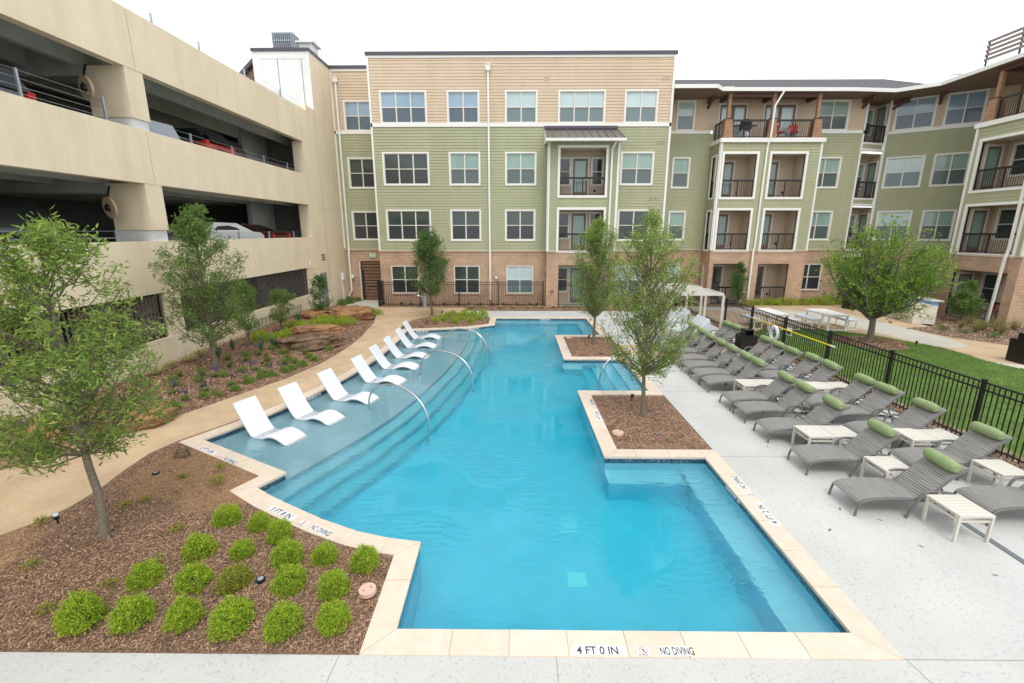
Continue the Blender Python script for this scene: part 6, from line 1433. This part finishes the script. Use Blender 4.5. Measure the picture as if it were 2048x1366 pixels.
tree('small leafy tree in front of the right hand ground floor patio', (21.75,22.1,0), 2.0, lerp_prof([(0,.45),(.3,.72),(.6,.6),(1,.15)]), .55, .03, 40, 6, 6500, (.09,.035), L_['oak'], seed=61, name='young_oak', clump=.07)
tree('dark tree behind the stone grill island against the building', (21.2,24.6,0), 3.3, lerp_prof([(0,.6),(.3,.95),(.6,.85),(1,.2)]), .9, .05, 60, 6, 13000, (.09,.038), L_['dark'], seed=71, name='oak_tree', clump=.1)

# ------------------------------------------------------------------ shrubs
def shrub_mesh(seed, r0, h, n, leaf, key, name='foliage'):
    r_ = np.random.default_rng(seed); k = int(n/7); d = r_.normal(size=(k, 3)); d[:, 2] = np.abs(d[:, 2])*1.0-.12; d /= np.linalg.norm(d, axis=1)[:, None]
    lump = np.array([1+.24*mnoise.noise(Vector(v*2.6)+Vector((seed,0,0)))+.14*mnoise.noise(Vector(v*6)+Vector((0,seed,0))) for v in d])
    rr = r_.uniform(.55, 1.03, k)**.6*lump; c = d*np.column_stack([rr*r0, rr*r0, rr*h]); c[:, 2] = np.maximum(c[:, 2], .015)
    cc = np.repeat(c, 7, 0)+r_.normal(0, leaf*.55, (k*7, 3)); ax = np.repeat(d, 7, 0)*.45+np.array([0,0,.25])
    return leafcloud(cc, leaf, leaf*.5, r=r_, axis=ax)
def make_shrub(seed, r0, h, n, leaf, key, lab, cat='shrub', group=None, name='boxwood_shrub'):
    t_ = thing(name, (0,0,0), lab, cat, group); V, Q = shrub_mesh(seed, r0, h, n, leaf, key); npmesh('foliage', V, Q, L_[key], t_)
    s_ = MB(); r_ = random.Random(seed)
    for k in range(9): a = r_.uniform(0, 6.28); s_.tube([(0,0,-.02),(math.cos(a)*r0*.3,math.sin(a)*r0*.3,h*.4),(math.cos(a)*r0*.6,math.sin(a)*r0*.6,h*.75)], [.008,.005,.003], 4, cap=False)
    s_.build('stems', M['bark2'], t_); return t_
gs = 'lime green shrubs in the near bed'
protoS = [make_shrub(100+k, .182, .275, 6500, .024, 'lime', '', group=gs) for k in range(4)]; protoO = make_shrub(110, .195, .27, 5600, .024, 'olive', '', group=gs)
NS = [(455,1050,.95,'lime shrub at the back left corner of the near bed, by the pool curb'),(520,1060,.85,'lime shrub beside the start of the 3 FT 8 IN marking'),(560,1082,.9,'lime shrub just below the 3 FT 8 IN marking'),
 (400,1118,1.0,'leftmost lime shrub of the second row from the pool, right of the big trunk'),(485,1118,.85,'lime shrub in the middle of the second row from the pool'),(575,1130,1.0,'lime shrub below the red no-diving symbol'),(650,1125,.85,'lime shrub below the near curved NO DIVING marking'),(730,1136,.9,'lime shrub nearest the inner pool corner'),
 (295,1172,1.0,'lime shrub closest to the foot of the big tree trunk'),(390,1180,1.05,'tall lime shrub left of the olive toned shrub'),(470,1178,1.0,'olive toned shrub among the bright lime shrubs'),(580,1182,1.05,'bright lime shrub just right of the round well light'),(668,1188,.9,'lime shrub just left of the round pink cover'),
 (163,1250,1.12,'big lime shrub at the far left of the front row'),(268,1245,1.0,'second shrub from the left in the front row by the deck'),(370,1245,.95,'third shrub from the left in the front row by the deck'),(465,1255,1.1,'fourth shrub from the left in the front row by the deck'),(567,1262,1.0,'fifth shrub from the left in the front row by the deck'),(668,1252,.9,'last shrub at the right end of the front row by the deck')]
used = set()
for i, (px, py, s_, lab) in enumerate(NS):
    q = G(px, py-8, .06); pr_ = protoO if lab.startswith('olive') else protoS[i % 4]; o = pr_ if pr_.name not in used else copy_tree(pr_); used.add(pr_.name)
    o.location = (q.x, q.y, .05); o.scale = (s_*random.uniform(.93,1.05), s_*random.uniform(.93,1.05), s_*random.uniform(.92,1.1)); o.rotation_euler.z = random.uniform(0, 6.28); o['label'] = lab
# other plants: shared builders
def scatter(pr_list, spots, group, labf, z=0.0, smin=.85, smax=1.15):
    us = set()
    for i, sp in enumerate(spots):
        x, y = sp[:2]; zz = sp[2] if len(sp) > 2 else z; pr_ = pr_list[i % len(pr_list)]
        o = pr_ if pr_.name not in us else copy_tree(pr_); us.add(pr_.name); s_ = random.uniform(smin, smax)
        o.location = (x, y, zz); o.scale = (s_, s_, s_); o.rotation_euler.z = random.uniform(0, 6.28); o['label'] = labf(i); o['group'] = group
def gz(x): return -.02+.34*ss(min(1, max(0, (-x-6.8)/4.2)))
gS = 'shrubs at the far pool corner'
ps = [make_shrub(130+k, .22, .34, 1700, .036, 'lime', '') for k in range(2)]
spots = [(-3.9,21.35),(-3.55,21.75),(-3.0,21.4),(-2.75,21.85),(-2.25,21.6),(-3.45,22.55),(-2.9,22.6),(-2.4,22.45),(-1.85,22.2),(-3.3,23.25),(-2.7,23.3),(-2.2,23.1),(-1.75,23.28)]
scatter(ps, spots, gS, lambda i: 'small lime shrub at the far pool corner, %s counting from the left front' % ORDW[i], .05)
ps = [make_shrub(140+k, .40, .32, 1500, .05, 'lime', '') for k in range(2)]
spots = [(-9.75,19.5,.2),(-9.3,19.2,.2),(-9.1,19.9,.2),(-8.7,20.1,.17),(-8.3,20.5,.14),(-8.9,20.7,.2),(-8.0,21.0,.12),(-9.8,16.9,.26),(-9.4,17.2,.22),(-9.0,17.5,.2),(-9.3,17.9,.22),(-8.6,17.6,.16)]
scatter(ps, spots, 'lime ground cover shrubs around the boulders', lambda i: ('low lime shrub behind the stacked boulders, %s from the left' % ORDW[i]) if i < 7 else 'low lime shrub left of the stacked boulders, %s from the left' % ORDW[i-7])
ps = [make_shrub(150, .28, .26, 900, .05, 'lime', '')]
scatter(ps, [(-8.3,23.95,.08),(-7.95,24.3,.08),(-8.7,23.6,.1),(-8.4,24.7-.5,.08),(-7.45,23.9,.05)], 'lime shrubs by the gate walk', lambda i: 'small lime shrub beside the gate walk and far boulder, %s from the left' % ORDW[[1,2,0,3,4][i]])
ps = [make_shrub(155, .24, .26, 900, .05, 'oak', '')]
scatter(ps, [(-10.7,27.6),(-10.3,27.9),(-10.6,28.4),(-10.2,28.9),(-10.75,29.0),(-10.5,27.0)], 'dark shrubs beside the gate', lambda i: 'dark green corner shrub left of the gate, %s from the front' % ORDW[[1,2,3,4,5,0][i]])
ps = [make_shrub(160+k, .42, .44, 1500, .055, ('lime','olive')[k], '') for k in range(2)]
scatter(ps, [(14.6,27.5),(15.15,27.55),(15.6,27.45),(16.15,27.6),(16.7,27.55),(17.3,27.6),(17.9,27.65),(18.4,27.6),(18.9,27.7),(19.7,28.0),(20.6,27.3),(18.6,28.3),(19.3,28.4),(13.9,27.4)], 'shrub row along the centre bay', lambda i: 'round yellow green shrub along the centre bay wall, number %d of the bed' % (i+1))
# strap-leaved plants
def blades(seed, n, Ln, W_, spread, key, arch=.5, name='plant', up=.7):
    r_ = np.random.default_rng(seed); V = []; Q = []; sg = 4
    for i in range(n):
        a = r_.uniform(0, 2*math.pi); tl = r_.uniform(.15, 1)*spread; L1 = Ln*r_.uniform(.6, 1.1); d = np.array([math.cos(a), math.sin(a), 0]); s_ = np.array([-math.sin(a), math.cos(a), 0]); b = len(V)
        for k in range(sg+1):
            f_ = k/sg; p = d*(tl*L1*f_*(1+.2*f_))+np.array([0,0,L1*(up*f_*(1-arch*tl*f_))])+d*.01; w_ = W_*(1-f_)**.6*(1 if k else .6)
            V += [p-s_*w_/2, p+s_*w_/2]
        for k in range(sg): Q.append([b+2*k, b+2*k+1, b+2*k+3, b+2*k+2])
    return np.array(V), np.array(Q)
def make_blades(name, seed, n, Ln, W_, spread, key, cat='plant', arch=.5, up=.7, flowers=None, part='blades'):
    t_ = thing(name, (0,0,0), '', cat); V, Q = blades(seed, n, Ln, W_, spread, key, arch, up=up); npmesh(part, V, Q, L_[key], t_)
    if flowers:
        s_ = MB(); r_ = random.Random(seed)
        for k in range(flowers[1]):
            a = r_.uniform(0, 6.28); q = r_.uniform(.02,.12); h = Ln*r_.uniform(1.1,1.6); s_.tube([(math.cos(a)*q,math.sin(a)*q,h*.55),(math.cos(a)*q*1.4,math.sin(a)*q*1.4,h)], [.010,.006], 5)
        s_.build('flower_spikes', M[flowers[0]], t_)
    return t_
pv = [make_blades('variegated_flax', 200+k, 75, .52, .032, .95, 'var') for k in range(2)]
scatter(pv, [(-10.35,12.4,.30),(-10.5,13.1,.31),(-10.35,13.75,.31),(-10.45,14.4,.32)], 'striped flax plants along the garage wall', lambda i: 'yellow striped flax plant against the garage wall, %s from the near end' % ORDW[i])
pv = [make_blades('variegated_flax', 210+k, 46, .36, .03, .95, 'var') for k in range(2)]
scatter(pv, [(-2.65,26.2),(-1.82,26.2),(-.99,26.2),(-.2,26.2),(.63,26.2),(1.4,26.2),(2.1,26.25),(2.65,26.25),(3.15,26.25),(3.65,26.25)], 'striped flax plants in front of the picket fence', lambda i: 'pale striped flax plant before the brick facade fence, %s from the left' % ORDW[i], .0)
pv = [make_blades('dark_grass', 220, 60, .36, .014, .6, 'agave')]
scatter(pv, [(x,27.25) for x in (-7.0,-6.4,-5.7,-5.1,-4.4,-3.6,-2.9,-2.2,-1.5,-.8,0,.8,1.2)], 'dark grass clumps between fence and wall', lambda i: 'dark blue green grass clump between fence and brick wall, %s from the left' % ORDW[i], .0)
pv = [make_blades('agave', 230, 26, .50, .05, .55, 'agave', arch=.1, up=.95)]
scatter(pv, [(-10.0,15.4,.3),(-9.85,14.4,.28),(-9.05,15.5,.2),(-8.9,16.1,.2),(-10.2,20.9,.25),(-10.4,21.6,.25),(-9.9,20.2,.25)], 'agaves in the garage side bed', lambda i: 'stiff blue green agave in the garage side bed, %s by distance from the camera' % ORDW[[1,0,2,3,5,6,4][i]], .2)
pv = [make_blades('grass_tuft', 240+k, 110, .40, .012, .6, 'tuft') for k in range(2)]
sp = [(-9.7,12.4),(-9.9,11.5),(-9.4,11.0),(-9.2,12.6),(-8.9,14.3),(-8.6,15.0),(-8.9,15.1),(-8.2,15.6),(-7.9,15.0),(-7.7,14.4),(-8.3,14.5),(-9.4,14.2),(-9.0,13.6),(-8.2,16.2),(-7.6,15.7),(-10.0,10.4),(-9.9,9.6),(-10.2,8.8),(-10.3,8.0)]
scatter(pv, [(x,y,gz(x)) for x, y in sp], 'grass tufts in the garage side bed', lambda i: 'loose green grass tuft in the garage side bed, number %d' % (i+1), .1)
pg_ = [make_shrub(190, .13, .15, 420, .035, 'elm', '', name='low_perennial')]
sp = [(-9.3,11.7),(-9.0,12.2),(-8.7,12.8),(-8.5,13.4),(-8.1,14.1),(-7.8,14.9),(-9.5,13.0),(-9.2,14.9),(-8.9,15.9),(-8.4,15.5),(-7.5,14.7),(-7.3,15.4),(-9.6,12.0),(-8.0,11.4),(-7.9,13.4),(-7.0,16.4)]
scatter(pg_, [(x,y,gz(x)+.01) for x, y in sp], 'green perennials between the salvias', lambda i: 'small bright green perennial between the salvias, number %d' % (i+1), .1)
pv = [make_blades('salvia', 250+k, 60, .24, .02, .8, 'oak', flowers=('fl_purple', 6), part='leaves') for k in range(2)]
sp = [(-9.0,11.2),(-8.7,11.9),(-8.4,11.6),(-8.5,10.9),(-8.9,12.7),(-8.1,12.9),(-8.2,13.6),(-7.7,13.5),(-7.5,13.9),(-8.7,10.3),(-9.3,10.2),(-9.6,9.2),(-10.0,8.5),(-9.8,7.95),(-8.1,12.2),(-10.4,7.5)]
scatter(pv, [(x,y,gz(x)) for x, y in sp], 'purple salvias in the garage side bed', lambda i: 'green salvia with dark purple flower spikes by the tan path, number %d' % (i+1), .1)
ps = [make_shrub(170, .15, .15, 700, .035, 'elm', '', name='low_perennial')]
sp = [(-7.8,12.5),(-7.5,13.2),(-7.3,13.7),(-7.8,11.9),(-8.2,11.2),(-7.1,14.4),(-6.95,15.0),(-8.4,10.4),(-7.7,13.0),(-7.25,14.0)]
scatter(ps, [(x,y,gz(x)+.01) for x, y in sp], 'low green plants by the tan path', lambda i: 'low round green plant along the tan path edge, %s in the row' % ORDW[i])
ps = [make_shrub(175, .09, .09, 200, .03, 'olive', '', name='low_perennial')]
sp = [(-7.15,5.95),(-6.2,6.35),(-6.0,6.5),(-5.9,7.2),(-5.5,7.6),(-5.2,7.1),(-4.95,5.75),(-4.7,5.1),(-5.0,4.7),(-6.3,5.0),(-7.4,4.6),(-5.4,4.3)]
scatter(ps, [(x,y,.06) for x, y in sp], 'tiny plants in the orange soil', lambda i: 'tiny pale green plant in the bare soil of the near bed, number %d' % (i+1))
pv = [make_blades('ornamental_grass', 260+k, 150, .85, .012, .55, 'reed') for k in range(2)]
sp = [(20.4,20.7),(20.9,20.2),(21.3,20.9),(21.9,20.4),(22.2,21.1),(20.2,19.8),(20.8,19.3),(21.7,21.6),(22.4,20.3),(21.2,19.9)]
scatter(pv, sp, 'ornamental grasses at the right', lambda i: 'feathery ornamental grass clump right of the stone island, number %d' % (i+1), .0)
ps = [make_shrub(180, .18, .22, 500, .04, 'oak', '', name='low_perennial')]
scatter(ps, [(19.3,20.4),(19.5,19.6),(20.0,18.8),(21.3,18.6),(22.3,18.9),(23.0,19.4)], 'low bushes in the right bed', lambda i: 'low dark bush in the pale mulch at the right, %s from the left' % ORDW[i])
pv = [make_blades('dark_grass', 270, 60, .4, .016, .7, 'agave')]
scatter(pv, [(12.4,27.9),(18.3,29.0),(18.9,29.1),(19.6,29.1),(20.2,28.9),(23.2,20.3),(23.8,20.0)], 'dark grasses below the right wing', lambda i: 'dark grass clump at the foot of the right wing, %s from the left' % ORDW[i], .0)
pv = [make_blades('grass_tuft', 280, 40, .22, .012, .7, 'tuft')]
scatter(pv, [(9.7,y) for y in (8.2,9.6,10.4,11.3,12.6,13.3,14.6,16.1,18.2)], 'weeds along the black fence', lambda i: 'small green weed in the gravel strip under the long fence, %s from the near end' % ORDW[i], .0)

# ------------------------------------------------------------------ boulders
def boulder(c, s, rz, seed, lab, mt='boulder', flatz=1.0):
    m_ = MB(); nu, nv = 46, 26; vs = []; rot = Matrix.Rotation(rz, 3, 'Z')
    for i in range(nu):
        for j in range(nv+1):
            a = 2*math.pi*i/nu; b = math.pi*(j/nv-.5); d = Vector((math.cos(b)*math.cos(a), math.cos(b)*math.sin(a), math.sin(b)))
            e = Vector((abs(d.x)**.75*(1 if d.x > 0 else -1), abs(d.y)**.75*(1 if d.y > 0 else -1), abs(d.z)**.6*(1 if d.z > 0 else -1)))
            k = 1+.30*mnoise.noise(d*1.6+Vector((seed,0,0)))+.16*mnoise.noise(d*4+Vector((0,seed,0)))+.07*mnoise.noise(d*11)
            st = 1+.07*math.sin(e.z*9+3*mnoise.noise(d*2))
            p = Vector((e.x*s[0]*k*st, e.y*s[1]*k*st, e.z*s[2]*(1+.2*mnoise.noise(d*3+Vector((5,seed,0)))))); vs.append(rot @ p+Vector(c))
    m_.add(vs, [(i*(nv+1)+j, ((i+1)%nu)*(nv+1)+j, ((i+1)%nu)*(nv+1)+j+1, i*(nv+1)+j+1) for i in range(nu) for j in range(nv)], 0, True)
    return m_.build('boulder', M[mt], org=c, label=lab, cat='boulder', group='sandstone boulders in the garage side bed')
boulder((-8.05,16.75,.20), (1.15,.62,.27), R(28), 3, 'dark brown slab boulder lying under the orange slab', 'boulder2')
boulder((-7.95,17.7,.52), (.98,.38,.17), R(8), 9, 'long orange slab boulder stacked on the dark one')
boulder((-8.6,22.6,.28), (1.15,.85,.36), R(10), 15, 'big pale orange boulder beyond the stacked slabs, right of the sapling'); boulder((-9.9,21.9,.3), (.7,.6,.3), R(60), 22, 'orange boulder at the foot of the dark sapling')
boulder((-8.75,9.6,.16), (.75,.45,.26), R(35), 27, 'orange boulder half hidden behind the near tree crown'); boulder((-9.9,8.9,.2), (.55,.4,.25), R(70), 33, 'orange boulder behind the lower branches of the near tree')
boulder((-6.55,8.08,.07), (.12,.10,.11), R(20), 37, 'small brown rock near the pool curb in the orange soil', 'boulder2'); boulder((-4.1,21.1,.1), (.2,.14,.15), R(20), 39, 'small brown rock in front of the shrubs at the far pool corner', 'boulder2')
